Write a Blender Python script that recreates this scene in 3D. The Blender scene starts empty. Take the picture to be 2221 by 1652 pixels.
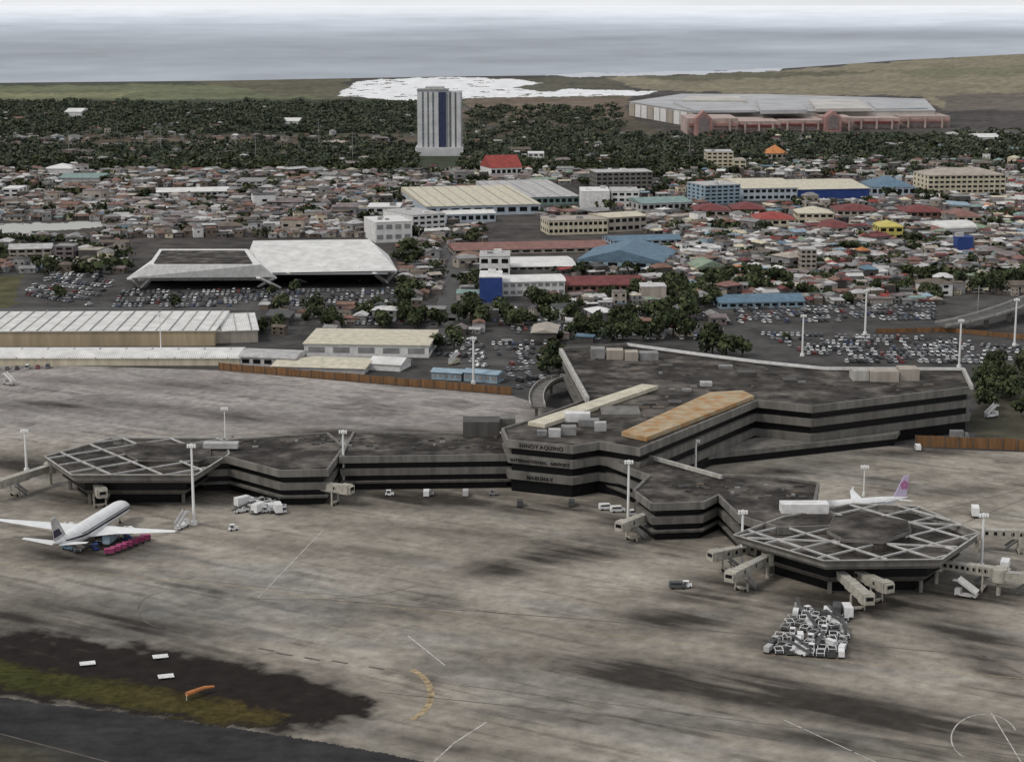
import bpy, math, random
import numpy as np
from mathutils import Vector
random.seed(7)
sc=bpy.context.scene; col=sc.collection
W,H,F=2221.0,1652.0,4000.0
CZ=160.0; HOR=12.0
TH=math.atan((826-HOR)/F); cT,sT=math.cos(TH),math.sin(TH)
def ray(px,py):
    x=(px-W/2)/F; y=-(py-826)/F
    return (x,cT+y*sT,-sT+y*cT)
def G(px,py,h=0.0):
    d=ray(px,py); t=(h-CZ)/d[2]
    return Vector((d[0]*t,d[1]*t,h))
def Ht(Y,py):
    d=ray(0,py); return CZ+Y*d[2]/d[1]
def P(v):
    dz=v[2]-CZ; dep=v[1]*cT-dz*sT; up=v[1]*sT+dz*cT
    return (W/2+F*v[0]/dep,826-F*up/dep)
# ---------------------------------------------------------------- materials
MT={}
def M(name,c,rough=.8,var=.35,scale=.25,metal=0,streak=False,rand=0,attr=False,spec=.3,rib=0,c2=None,thr=None):
    m=bpy.data.materials.new(name); m.use_nodes=True; nt=m.node_tree; N=nt.nodes; L=nt.links
    b=N['Principled BSDF']; b.inputs['Roughness'].default_value=rough; b.inputs['Metallic'].default_value=metal
    b.inputs['Specular IOR Level'].default_value=spec
    geo=N.new('ShaderNodeNewGeometry'); vec=geo.outputs['Position']
    if streak:
        mp=N.new('ShaderNodeMapping'); mp.inputs['Scale'].default_value=(1,1,.12); L.new(vec,mp.inputs[0]); vec=mp.outputs[0]
    n=N.new('ShaderNodeTexNoise'); n.inputs['Scale'].default_value=scale; n.inputs['Detail'].default_value=8; n.inputs['Roughness'].default_value=.65
    L.new(vec,n.inputs['Vector'])
    mr=N.new('ShaderNodeMapRange'); mr.inputs[1].default_value=.3; mr.inputs[2].default_value=.7
    mr.inputs[3].default_value=1-var; mr.inputs[4].default_value=1+var*.6; L.new(n.outputs[0],mr.inputs[0])
    if attr:
        a=N.new('ShaderNodeAttribute'); a.attribute_name='Col'; base=a.outputs['Color']
    else:
        a=N.new('ShaderNodeRGB'); a.outputs[0].default_value=(*c,1); base=a.outputs[0]
    if c2:
        n2=N.new('ShaderNodeTexNoise'); n2.inputs['Scale'].default_value=scale*.5; n2.inputs['Detail'].default_value=6
        L.new(geo.outputs['Position'],n2.inputs['Vector'])
        m2=N.new('ShaderNodeMapRange'); t=thr or .5; m2.inputs[1].default_value=t-.1; m2.inputs[2].default_value=t+.1; L.new(n2.outputs[0],m2.inputs[0])
        mx=N.new('ShaderNodeMixRGB'); mx.inputs[2].default_value=(*c2,1); L.new(m2.outputs[0],mx.inputs[0]); L.new(base,mx.inputs[1]); base=mx.outputs[0]
    fac=mr.outputs[0]
    if rand:
        oi=N.new('ShaderNodeObjectInfo'); r=N.new('ShaderNodeMapRange'); r.inputs[3].default_value=1-rand; r.inputs[4].default_value=1+rand
        L.new(oi.outputs['Random'],r.inputs[0]); mu=N.new('ShaderNodeMath'); mu.operation='MULTIPLY'
        L.new(fac,mu.inputs[0]); L.new(r.outputs[0],mu.inputs[1]); fac=mu.outputs[0]
    if rib:
        tc=N.new('ShaderNodeTexCoord'); w=N.new('ShaderNodeTexWave'); w.inputs['Scale'].default_value=rib; w.inputs['Distortion'].default_value=.3
        L.new(tc.outputs['Object'],w.inputs['Vector']); r=N.new('ShaderNodeMapRange'); r.inputs[3].default_value=.82; r.inputs[4].default_value=1.05
        L.new(w.outputs[1],r.inputs[0]); mu=N.new('ShaderNodeMath'); mu.operation='MULTIPLY'
        L.new(fac,mu.inputs[0]); L.new(r.outputs[0],mu.inputs[1]); fac=mu.outputs[0]
    mul=N.new('ShaderNodeVectorMath'); mul.operation='SCALE'; L.new(base,mul.inputs[0]); L.new(fac,mul.inputs['Scale'])
    L.new(mul.outputs[0],b.inputs['Base Color'])
    MT[name]=m; return m
M('concrete',(.168,.158,.142),var=.46,scale=.3,streak=True)
M('concrete_dark',(.085,.079,.072),var=.4,scale=.3,streak=True)
M('concrete_light',(.40,.385,.35),var=.38,scale=.4,streak=True)
M('roof_felt',(.058,.052,.047),var=.7,scale=.14,c2=(.125,.11,.097),thr=.55,spec=.05)
M('roof_rust',(.42,.335,.215),var=.35,scale=.5,c2=(.36,.19,.07),thr=.53)
M('roof_cream',(.60,.55,.43),var=.3,scale=.3,rib=.5)
M('glass',(.008,.008,.009),rough=.35,var=.5,scale=.8,spec=.2)
M('white',(.68,.67,.65),var=.25,scale=.4)
M('tower_white',(.56,.56,.56),var=.2,scale=.1); M('tower_grey',(.36,.37,.385),var=.25,scale=.1)
M('white_metal',(.74,.74,.73),rough=.5,var=.15,scale=.4)
M('white_roof',(.70,.69,.66),var=.25,scale=.15,rib=.35)
M('pole_white',(.74,.74,.72),rough=.5,var=.1)
M('beam_white',(.50,.49,.47),var=.4)
M('bridge',(.39,.365,.31),var=.4,scale=.5)
M('grey',(.25,.245,.24),var=.4); M('lightgrey',(.44,.43,.42),var=.35); M('darkgrey',(.08,.08,.08),var=.4)
M('pale_roof',(.56,.55,.53),var=.45,scale=.3)
M('asphalt',(.10,.097,.094),var=.45,spec=.1)
M('mallroof',(.40,.40,.405),var=.3,scale=.02); M('mallwall',(.48,.46,.425),var=.3,scale=.03)
M('mauve',(.20,.165,.16),var=.4); M('rust',(.20,.115,.085),var=.45); M('brown',(.14,.112,.09),var=.4)
M('red',(.29,.06,.05),var=.35); M('dullred',(.25,.13,.11),var=.35,rib=.4); M('darkred',(.17,.05,.048),var=.4)
M('pink',(.42,.325,.29),var=.3,scale=.05); M('pinkred',(.34,.19,.17),var=.3,scale=.05); M('orange',(.5,.2,.07),var=.3); M('yellow',(.52,.45,.13),var=.25)
M('cream',(.58,.52,.39),var=.3,streak=True); M('tan',(.42,.335,.22),var=.3,streak=True); M('beige',(.38,.335,.285),var=.35,streak=True)
M('blue',(.03,.062,.22),var=.3); M('navyglass',(.032,.042,.09),rough=.4,var=.3); M('steelblue',(.125,.20,.265),var=.35,rib=.4); M('skyblue',(.27,.36,.42),var=.3,streak=True); M('paleblue',(.43,.48,.53),var=.25)
M('teal',(.21,.29,.27),var=.35); M('green',(.23,.29,.21),var=.35); M('magenta',(.38,.07,.17),var=.3)
M('fence_brown',(.19,.10,.045),var=.45,scale=.6,streak=True)
M('leaf_dark',(.040,.050,.029),rough=.95,var=.5,scale=.4,rand=.3,spec=.03); M('leaf',(.062,.078,.040),rough=.95,var=.5,scale=.4,rand=.3,spec=.03); M('leaf_light',(.095,.108,.055),rough=.95,var=.45,scale=.4,rand=.3,spec=.03)
M('leaf_hazy_dark',(.062,.074,.056),rough=.95,var=.45,scale=.02,spec=.02); M('leaf_hazy',(.080,.094,.066),rough=.95,var=.45,scale=.02,spec=.02); M('leaf_hazy_light',(.105,.115,.075),rough=.95,var=.4,scale=.02,spec=.02)  # leaf colours lifted to paint distance haze into the far trees
M('bark',(.09,.07,.05),var=.3)
M('tyre',(.02,.02,.02)); M('carglass',(.03,.035,.04),rough=.15)
M('car_white',(.66,.66,.65),rough=.35,var=.15); M('car_silver',(.36,.37,.38),rough=.35,var=.1); M('car_black',(.03,.03,.032),rough=.35,var=.2); M('car_red',(.22,.04,.035),rough=.35,var=.1); M('car_blue',(.06,.09,.17),rough=.35,var=.1); M('car_grey',(.15,.15,.16),rough=.35,var=.1)
M('paint_white',(.48,.455,.42),var=.6,scale=.5); M('paint_yellow',(.36,.275,.16),var=.7,scale=.5); M('paint_dark',(.12,.105,.092),var=.5)
M('navy',(.035,.03,.05),var=.2); M('lettering',(.016,.014,.013)); M('plum',(.40,.16,.30),var=.15); M('lilac',(.5,.43,.58),var=.15)
M('lamp',(.8,.8,.78),rough=.3,var=.05)
M('ground_m',(1,1,1),rough=.95,var=.55,scale=.06,attr=True,spec=.05)
M('apron_m',(1,1,1),rough=.95,var=.34,scale=.22,attr=True,spec=.04)
M('grass_m',(1,1,1),rough=.95,var=.5,scale=.5,attr=True,spec=.05)
M('sea_m',(1,1,1),rough=.6,var=.05,scale=.002,attr=True,spec=.12)
M('sand_m',(.78,.78,.78),rough=.9,var=.3,scale=.03)
# ---------------------------------------------------------------- mesh helpers
class MB:
    def __init__(s): s.v=[]; s.f=[]; s.m=[]
    def face(s,pts,mi=0):
        b=len(s.v); s.v+= [tuple(p) for p in pts]; s.f.append(tuple(range(b,b+len(pts)))); s.m.append(mi)
    def loft(s,p0,p1,mi=0,cap0=True,cap1=True,mi1=None):
        n=len(p0); b=len(s.v); s.v+=[tuple(p) for p in p0]+[tuple(p) for p in p1]
        for i in range(n):
            j=(i+1)%n; s.f.append((b+i,b+j,b+n+j,b+n+i)); s.m.append(mi)
        if cap0: s.f.append(tuple(b+i for i in reversed(range(n)))); s.m.append(mi)
        if cap1: s.f.append(tuple(b+n+i for i in range(n))); s.m.append(mi if mi1 is None else mi1)
        return s
    def prism(s,poly,z0,z1,mi=0,mi1=None): return s.loft([(p[0],p[1],z0) for p in poly],[(p[0],p[1],z1) for p in poly],mi,mi1=mi1)
    def box(s,c,d,rz=0,mi=0,taper=1):
        ca,sa=math.cos(rz),math.sin(rz); hx,hy=d[0]/2,d[1]/2
        q=[(-hx,-hy),(hx,-hy),(hx,hy),(-hx,hy)]
        r=lambda k,z:[(c[0]+(x*ca-y*sa)*k,c[1]+(x*sa+y*ca)*k,z) for x,y in q]
        return s.loft(r(1,c[2]-d[2]/2),r(taper,c[2]+d[2]/2),mi)
    def tube(s,a,b,r0,r1=None,n=8,mi=0):
        a=Vector(a); b=Vector(b); r1=r0 if r1 is None else r1; d=(b-a).normalized()
        u=d.orthogonal().normalized(); w=d.cross(u)
        R=lambda c,r:[c+u*math.cos(2*math.pi*i/n)*r+w*math.sin(2*math.pi*i/n)*r for i in range(n)]
        return s.loft(R(a,r0),R(b,r1),mi)
    def bar(s,a,b,wd,ht,mi=0):
        a=Vector(a); b=Vector(b); d=(b-a).normalized(); sd=Vector((-d.y,d.x,0)).normalized()*wd/2; up=d.cross(sd).normalized()*ht/2
        if up.z<0: up=-up
        return s.loft([a-sd-up,a+sd-up,a+sd+up,a-sd+up],[b-sd-up,b+sd-up,b+sd+up,b-sd+up],mi)
    def build(s,name,mats,parent=None,off=None,smooth=False):
        if isinstance(mats,str): mats=[mats]
        o=off or Vector((0,0,0))
        me=bpy.data.meshes.new(name); me.from_pydata([(x-o[0],y-o[1],z-o[2]) for x,y,z in s.v],[],s.f)
        for k in mats: me.materials.append(MT[k])
        if len(mats)>1: me.polygons.foreach_set('material_index',s.m)
        if smooth: me.polygons.foreach_set('use_smooth',[True]*len(s.f))
        me.update(); ob=bpy.data.objects.new(name,me); col.objects.link(ob)
        if parent: ob.parent=parent
        return ob
def tag(o,label,cat,group=None):
    o['label']=label; o['category']=cat
    if group: o['group']=group
    return o
def thing(name,label,cat,loc=(0,0,0),rz=0,group=None):
    o=bpy.data.objects.new(name,None); col.objects.link(o); o.empty_display_size=.5
    o.location=loc; o.rotation_euler=(0,0,rz); return tag(o,label,cat,group)
def struct(o): o['kind']='structure'; return o
def child_copy(o,parent,loc=None,rz=None):
    c=o.copy(); col.objects.link(c); c.parent=parent
    if loc is not None: c.location=loc
    if rz is not None: c.rotation_euler=(0,0,rz)
    return c
def copy_tree(r,loc,rz,label,group=None,mat=None):
    c=r.copy(); col.objects.link(c); c.location=loc; c.rotation_euler=(0,0,rz); c['label']=label
    if group: c['group']=group
    for ch in r.children:
        d=ch.copy(); col.objects.link(d); d.parent=c
        if mat and ch.name.split('.')[0] in mat:
            d.material_slots[0].link='OBJECT'; d.material_slots[0].material=MT[mat[ch.name.split('.')[0]]]
        for g in ch.children:
            e=g.copy(); col.objects.link(e); e.parent=d
    return c
def ccw(p):
    a=sum(p[i][0]*p[(i+1)%len(p)][1]-p[(i+1)%len(p)][0]*p[i][1] for i in range(len(p)))
    return [Vector((q[0],q[1])) for q in (p if a>0 else p[::-1])]
def offs(p,d):
    n=len(p); out=[]
    for i in range(n):
        a,b,c=p[i-1],p[i],p[(i+1)%n]
        e1=(b-a).normalized(); e2=(c-b).normalized()
        n1=Vector((e1.y,-e1.x)); n2=Vector((e2.y,-e2.x)); m=n1+n2
        k=max(m.length_squared/2,.35); out.append(b+m*(d/k))
    return out
ONES=['zeroth','first','second','third','fourth','fifth','sixth','seventh','eighth','ninth','tenth','eleventh','twelfth','thirteenth','fourteenth','fifteenth','sixteenth','seventeenth','eighteenth','nineteenth']
TENS={2:'twent',3:'thirt',4:'fort',5:'fift',6:'sixt',7:'sevent',8:'eight',9:'ninet'}
def ordw(n):
    if n<20: return ONES[n]
    t,u=divmod(n,10); return TENS[t]+('ieth' if u==0 else 'y '+ONES[u])
LM=[]; GUARD=[]
# ---------------------------------------------------------------- noise
def vn(x,y,s=0):
    xi=np.floor(x); yi=np.floor(y); fx=x-xi; fy=y-yi; fx=fx*fx*(3-2*fx); fy=fy*fy*(3-2*fy)
    h=lambda a,b: np.modf(np.abs(np.sin(a*127.1+b*311.7+s*74.7)*43758.5453))[0]
    return (h(xi,yi)*(1-fx)+h(xi+1,yi)*fx)*(1-fy)+(h(xi,yi+1)*(1-fx)+h(xi+1,yi+1)*fx)*fy
def fbm(x,y,s=0): return vn(x,y,s)*.5+vn(x*2.1,y*2.1,s+1)*.27+vn(x*4.3,y*4.3,s+2)*.15+vn(x*8.7,y*8.7,s+3)*.08
def inside(poly,x,y):
    r=np.zeros(x.shape,bool); n=len(poly)
    for i in range(n):
        x1,y1=poly[i][0],poly[i][1]; x2,y2=poly[(i+1)%n][0],poly[(i+1)%n][1]
        if y1==y2: continue
        c=((y1>y)!=(y2>y))&(x<(x2-x1)*(y-y1)/(y2-y1)+x1); r^=c
    return r
def sheet(name,PX,PY,z,colf,mat,mask=None):
    dx=(PX-W/2)/F; dy=-(PY-826)/F; ry=cT+dy*sT; rz=-sT+dy*cT; t=(z-CZ)/rz
    X=dx*t; Y=ry*t; ny,nx=PX.shape
    idx=np.arange(ny*nx).reshape(ny,nx)
    f=np.stack([idx[1:,:-1],idx[1:,1:],idx[:-1,1:],idx[:-1,:-1]],-1).reshape(-1,4)
    if mask is not None:
        mm=mask[:-1,:-1].reshape(-1); f=f[mm]
    me=bpy.data.meshes.new(name)
    V=np.stack([X,Y,np.full_like(X,z)],-1).reshape(-1,3)
    c=np.ones((ny*nx,4))
    if colf: c[:,:3]=colf(PX,PY,X,Y).reshape(-1,3)
    if mask is not None:
        u=np.unique(f); remap=np.full(ny*nx,-1); remap[u]=np.arange(len(u)); f=remap[f]; V=V[u]; c=c[u]
    me.from_pydata(V.tolist(),[],f.tolist())
    if colf:
        a=me.color_attributes.new('Col','FLOAT_COLOR','POINT'); a.data.foreach_set('color',c.astype(np.float32).reshape(-1))
    me.materials.append(MT[mat]); me.update()
    o=bpy.data.objects.new(name,me); col.objects.link(o); return struct(o)
# ---------------------------------------------------------------- setting
coast=lambda px: np.interp(px,[-700,0,500,760,1000,1250,1420,1700,1950,2221,2900],[186,180,175,170,166,163,158,149,131,117,100])
def lerpc(c,m,k):
    m=m[...,None]; return c*(1-m)+np.array(k)*m
ZONES=[([(-700,160),(775,160),(720,226),(-700,230)],(.15,.16,.095)),
 ([(-700,160),(700,168),(700,180),(-700,193)],(.075,.08,.06)),
 ([(-300,205),(300,200),(250,212),(-300,216)],(.21,.21,.12)),
 ([(420,175),(760,165),(740,215),(600,205)],(.13,.12,.085)),
 ([(-700,224),(1010,212),(1010,376),(-700,376)],(.060,.069,.047)),
 ([(-700,288),(900,292),(900,322),(300,316),(-700,308)],(.115,.095,.072)),
 ([(100,246),(520,250),(500,256),(100,253)],(.10,.10,.06)),
 ([(200,326),(900,332),(900,341),(200,336)],(.09,.08,.06)),
 ([(1000,170),(1365,165),(1365,215),(1000,220)],(.11,.105,.08)),
 ([(1320,170),(1700,152),(2221,110),(3000,85),(3000,235),(2040,236),(1990,208),(1650,205),(1400,192)],(.235,.21,.15)),
 ([(1300,165),(1700,156),(1950,150),(1800,164),(1500,176)],(.135,.13,.09)),
 ([(1900,150),(2600,140),(2600,160),(2000,166)],(.19,.18,.12)),
 ([(2040,205),(3000,190),(3000,240),(2040,240)],(.15,.13,.11)),
 ([(1000,215),(1365,212),(1365,265),(1480,298),(1000,300)],(.165,.13,.10)),
 ([(1000,255),(1365,262),(1480,298),(1000,300)],(.10,.088,.066)),
 ([(1000,300),(1480,295),(3000,275),(3000,350),(1000,376)],(.055,.062,.043)),
 ([(-700,560),(280,560),(900,560),(1040,650),(3000,640),(3000,1100),(-700,1000)],(.078,.075,.072)),
 ([(-700,600),(60,600),(20,668),(-700,668)],(.09,.085,.045)),
 ([(2120,790),(3000,740),(3000,1010),(2100,950)],(.07,.066,.048))]
def gcol(PX,PY,X,Y):
    wx=PX+(fbm(PX/60,PY/14)-.5)*60; wy=PY+(fbm(PX/60,PY/14,9)-.5)*14
    c=np.ones(PX.shape+(3,))*np.array((.080,.073,.068))
    for p,k in ZONES: c=lerpc(c,inside(p,wx,wy).astype(float),k)
    n=fbm(X/60,Y/60,4); n2=fbm(X/14,Y/14,7); c*=(.45+.7*n+.4*n2)[...,None]
    return c
px=np.linspace(-640,2860,500); tt=np.linspace(0,1,320)**1.15
PX=np.tile(px,(320,1)); PY=coast(px)[None,:]+tt[:,None]*(1030-coast(px))[None,:]
sheet('ground',PX,PY,-.06,gcol,'ground_m')
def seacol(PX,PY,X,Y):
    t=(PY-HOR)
    v=np.interp(t,[0,6,16,30,48,75,110,170],[.95,.93,.85,.69,.53,.40,.36,.385])  # water whitens towards the horizon: haze painted into the vertex colour
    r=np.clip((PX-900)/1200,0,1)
    v=v-.12*r*np.exp(-((t-64)/13)**2)+.07*r*np.exp(-((t-92)/14)**2)+.08*r*np.exp(-((t-34)/16)**2)  # bands and mottle: wind streaks together with painted cloud shadow
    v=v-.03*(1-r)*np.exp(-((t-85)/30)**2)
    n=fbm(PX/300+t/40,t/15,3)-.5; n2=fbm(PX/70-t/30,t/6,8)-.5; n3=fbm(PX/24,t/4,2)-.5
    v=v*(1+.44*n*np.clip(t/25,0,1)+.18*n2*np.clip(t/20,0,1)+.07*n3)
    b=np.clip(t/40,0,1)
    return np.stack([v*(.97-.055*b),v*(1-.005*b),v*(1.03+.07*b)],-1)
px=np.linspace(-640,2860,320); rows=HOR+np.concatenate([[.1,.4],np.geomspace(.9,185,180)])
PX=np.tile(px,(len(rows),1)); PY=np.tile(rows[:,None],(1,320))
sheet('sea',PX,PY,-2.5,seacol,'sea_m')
sandp=[(732,208),(772,177),(860,170),(1000,167),(1120,172),(1178,180),(1110,190),(1180,199),(1240,193),(1430,198),(1385,207),(1180,210),(1000,213),(870,219),(800,212)]
PX,PY=np.meshgrid(np.arange(700,1460,2.),np.arange(160,225,.8))
mk=inside(sandp,PX+(fbm(PX/25,PY/4)-.5)*30,PY+(fbm(PX/25,PY/4,5)-.5)*5)&(fbm(PX/30,PY/2.5,11)<.7)
sheet('sand_flat',PX,PY,.05,None,'sand_m',mk)
inl=[(1180,164),(1240,158),(1450,156),(1700,148),(1690,154),(1400,165),(1250,167)]
PX,PY=np.meshgrid(np.arange(1150,1730,3.),np.arange(142,172,.8))
sheet('tidal_water',PX,PY,.3,lambda a,b,c,d:np.ones(a.shape+(3,))*np.array((.5,.52,.55)),'sea_m',inside(inl,PX,PY+(fbm(PX/40,PY/3)-.5)*8))
PX,PY=np.meshgrid(np.arange(-60,240,3.),np.arange(476,512,1.))
sheet('lake',PX,PY,.06,lambda a,b,c,d:np.ones(a.shape+(3,))*np.array((.42,.42,.39)),'sea_m',inside([(-60,488),(60,484),(215,480),(222,492),(120,500),(-60,508)],PX,PY+(fbm(PX/20,PY/4)-.5)*8))
# apron
u0=G(800,1270); u1=G(2000,1500); ud=(u1-u0).normalized()
BL=[(1190,1213,180,28,-.12,1.1),(1090,1240,100,14,0,.8),(1300,1170,200,22,-.05,.6),(1470,1345,220,30,-.08,.9),(1420,1465,230,38,.14,1.2),(1660,1500,360,40,.15,1.2),(1960,1560,320,36,.15,1.1),(1850,1610,330,22,.12,.8),(1250,1560,300,14,.1,.5),(2100,1375,150,40,.3,.95),(2130,1430,120,34,.5,.9),
 (190,1195,160,24,0,1.),(330,1078,280,30,0,1.1),(640,1085,170,26,0,1.),(960,1082,240,24,0,1.1),(1200,1098,160,22,0,1.1),(1400,1150,140,34,.2,1.),(1900,1300,280,38,0,1.15),(1560,1280,140,34,0,1.),(2150,1280,130,42,0,1.),(1750,1395,160,64,0,.9),
 (60,1010,160,24,0,1.),(170,880,260,11,.03,.8),(500,905,350,13,.05,.7),(330,835,240,10,.04,.7),(800,940,220,14,.0,.9),(1700,1020,160,16,-.1,.9),(2080,1065,150,14,-.1,.7),(2050,1115,110,10,-.3,.6),(2000,980,160,10,0,.9),
 (150,1346,330,34,.08,1.0),(560,1440,220,36,.22,.9),(420,1330,300,12,.12,.6),(900,1330,300,14,.08,.5),(700,1190,240,18,.1,.55),(1750,1250,150,24,.2,.6),(2190,1590,140,34,.2,.8),(1050,1630,320,20,.15,.6),(1000,1420,260,14,.12,.5),(250,1240,260,12,.08,.5),(950,1150,240,14,.05,.55)]
DARK=[(-400,1325),(0,1350),(300,1385),(560,1420),(760,1478),(828,1525),(800,1552),(700,1576),(600,1595),(0,1512),(-400,1470)]
def acol(PX,PY,X,Y):
    u=X*ud.x+Y*ud.y; v=-X*ud.y+Y*ud.x
    a=fbm(u/80,v/16,2); b=fbm(u/16,v/4.5,6); d=fbm(X/34,Y/34,8); e=fbm(u/40,v/16,17); g2=fbm(u/9,v/1.1,44); f=fbm(X/11,Y/9,71)
    slab=np.modf(np.abs(np.sin(np.floor(u/7.5)*12.9898+np.floor(v/7.5)*78.233)*43758.5))[0]-.5
    val=.305*(.22+.46*a+.20*b+.52*d+.10*g2+.26*f)*(1+.10*slab)
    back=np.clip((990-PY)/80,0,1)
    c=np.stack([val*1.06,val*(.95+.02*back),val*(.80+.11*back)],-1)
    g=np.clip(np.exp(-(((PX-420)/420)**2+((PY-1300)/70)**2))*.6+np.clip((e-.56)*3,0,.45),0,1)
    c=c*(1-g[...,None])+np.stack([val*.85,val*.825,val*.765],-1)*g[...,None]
    st=np.zeros(PX.shape); jit=fbm(u/34,v/7,12)*.65+fbm(u/24,v/1.9,15)*.35
    for x,y,l,h,sl,s in BL:
        dx=PX-x; dy=PY-y-sl*dx; q=(dx/l)**2+(dy/h)**2
        st=np.maximum(st,np.clip(s*np.exp(-q*.8)*np.clip(-.35+2.3*jit,0,1.15),0,.9))
    wx=PX+(fbm(PX/50,PY/16,21)-.5)*80; wy=PY+(fbm(PX/50,PY/16,22)-.5)*40
    soft=sum(inside(DARK,wx,wy+k).astype(float) for k in np.linspace(-30,16,16))/16
    soft=np.clip(soft*(.55+.8*fbm(u/14,v/2.4,51))+soft**3*.25,0,1)
    st=np.maximum(st,soft)
    fine=np.clip((fbm(u/34,v/2.2,31)-.58)*2.6,0,.34)+np.clip((fbm(X/22,Y/16,91)-.57)*2.4,0,.34); st=np.clip(np.maximum(st,fine),0,1)
    return c*(1-st[...,None])+np.array((.025,.021,.019))*st[...,None]
px=np.linspace(-320,2560,560)
bound=np.interp(px,[-320,0,475,1110,1200,1500,1985,2560],[770,788,803,858,885,925,972,992])
tt=np.linspace(0,1,420); PX=np.tile(px,(420,1)); PY=bound[None,:]+tt[:,None]*(1775-bound)[None,:]
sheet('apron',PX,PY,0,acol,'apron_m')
GR=[(-300,1395),(0,1428),(250,1472),(520,1515),(640,1552),(600,1578),(480,1572),(0,1492),(-300,1450)]
PX,PY=np.meshgrid(np.arange(-300,700,2.),np.arange(1380,1600,1.))
def grcol(PX,PY,X,Y):
    n=fbm(X/8,Y/5,3); k=np.clip((PX-60)/500,0,1)*.7+n*.5-.12; k=np.clip(k,0,1)[...,None]
    c=np.array((.048,.052,.016))*(1-k)+np.array((.082,.060,.022))*k
    c=c*(.5+.8*fbm(X/3,Y/3,5))[...,None]
    wx=PX+(fbm(PX/30,PY/9)-.5)*50; wy=PY+(fbm(PX/30,PY/9,4)-.5)*28
    core=sum(inside(GR,wx,wy+q).astype(float) for q in np.linspace(-14,14,9))/9
    core=np.clip((core-.4)/.6,0,1)[...,None]
    return c*core+np.array((.026,.022,.017))*(1-core)
sheet('grass_verge',PX,PY,.012,grcol,'grass_m',inside(GR,PX+(fbm(PX/30,PY/9)-.5)*50+(vn(PX/3,PY/2,3)-.5)*14,PY+(fbm(PX/30,PY/9,4)-.5)*28+(vn(PX/3,PY/2,6)-.5)*8))
TX=[(-400,1465),(0,1512),(300,1548),(640,1598),(820,1630),(1010,1668),(1120,1775),(-400,1775)]
PX,PY=np.meshgrid(np.arange(-320,1150,4.),np.arange(1450,1780,2.))
def txcol(PX,PY,X,Y):
    v=.040*(.55+.9*fbm(X/16,Y/4,3)); b=np.clip((PY-(1590+.17*PX))/30,0,1)*np.clip((120-PX)/200+.5,0,1)
    return np.stack([v*(1+.9*b),v*(.98+.75*b),v*(.97+.3*b)],-1)
sheet('taxiway',PX,PY,.008,txcol,'apron_m',inside(TX,PX+(fbm(PX/30,PY/9)-.5)*14,PY+(fbm(PX/30,PY/9,4)-.5)*7))
def strip(name,pts,w,mat,z=.02):
    p=[G(*q,z) for q in pts]; b=MB(); L=[];R=[]
    for i in range(len(p)):
        d=(p[min(i+1,len(p)-1)]-p[max(i-1,0)]).normalized(); n=Vector((-d.y,d.x,0))*w/2; L.append(p[i]+n); R.append(p[i]-n)
    for i in range(len(p)-1): b.face([R[i],R[i+1],L[i+1],L[i]])
    return struct(b.build(name,mat))
def arc(cx,cy,rx,ry,a0,a1,n=18): return [(cx+rx*math.cos(math.radians(a0+(a1-a0)*i/n)),cy-ry*math.sin(math.radians(a0+(a1-a0)*i/n))) for i in range(n+1)]
for pts,w,mt in [([(560,1295),(700,1150)],.3,'paint_white'),([(885,1378),(965,1442)],.4,'paint_white'),([(0,1222),(500,1270),(1000,1335),(1600,1412),(2300,1478)],.3,'paint_yellow'),
  ([(940,1652),(985,1610),(1055,1565)],.4,'paint_white'),(arc(360,1322,60,38,100,260),.35,'paint_dark'),(arc(850,1505,85,62,-60,60),1.6,'paint_yellow'),(arc(2135,1600,72,52,20,230),.3,'paint_white'),
  ([(2150,1545),(2215,1652)],.3,'paint_white'),([(1700,1560),(1900,1652)],.3,'paint_white'),([(2045,1380),(2300,1500)],.5,'paint_dark'),([(0,860),(300,835),(470,815)],.3,'paint_yellow'),
  ([(600,880),(900,900),(1150,905)],.3,'paint_yellow'),([(0,1590),(420,1700)],.4,'paint_dark'),([(1980,1120),(2221,1060)],.4,'paint_dark'),([(2050,1150),(2300,1050)],.4,'paint_dark'),
  ([(1270,1270),(1900,1330)],.3,'paint_dark'),([(360,1250),(1100,1330)],.25,'paint_dark'),([(1000,1485),(2221,1640)],.3,'paint_dark'),
  ([(700,1300),(1300,1345),(2221,1430)],.5,'paint_dark'),([(820,1500),(1400,1560),(2000,1652)],.4,'paint_dark'),(arc(640,1240,300,60,250,330),.3,'paint_dark')]:
    strip('apron_marking',pts,w,mt)
for x,y in [(60,1330),(120,1333),(175,1315),(215,1312),(560,1405),(600,1415),(660,1425),(720,1432),(800,1445)]:
    strip('apron_marking',[(x,y),(x+34,y+6)],.9,'paint_dark',.024)
def road(pts,w): strip('road',pts,w,'asphalt',.02)
road([(930,735),(965,690),(985,600),(1000,540)],12); road([(560,705),(900,690),(1250,700)],9); road([(-60,672),(300,668),(900,672)],10); road([(850,640),(960,560),(1010,480)],8)
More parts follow.
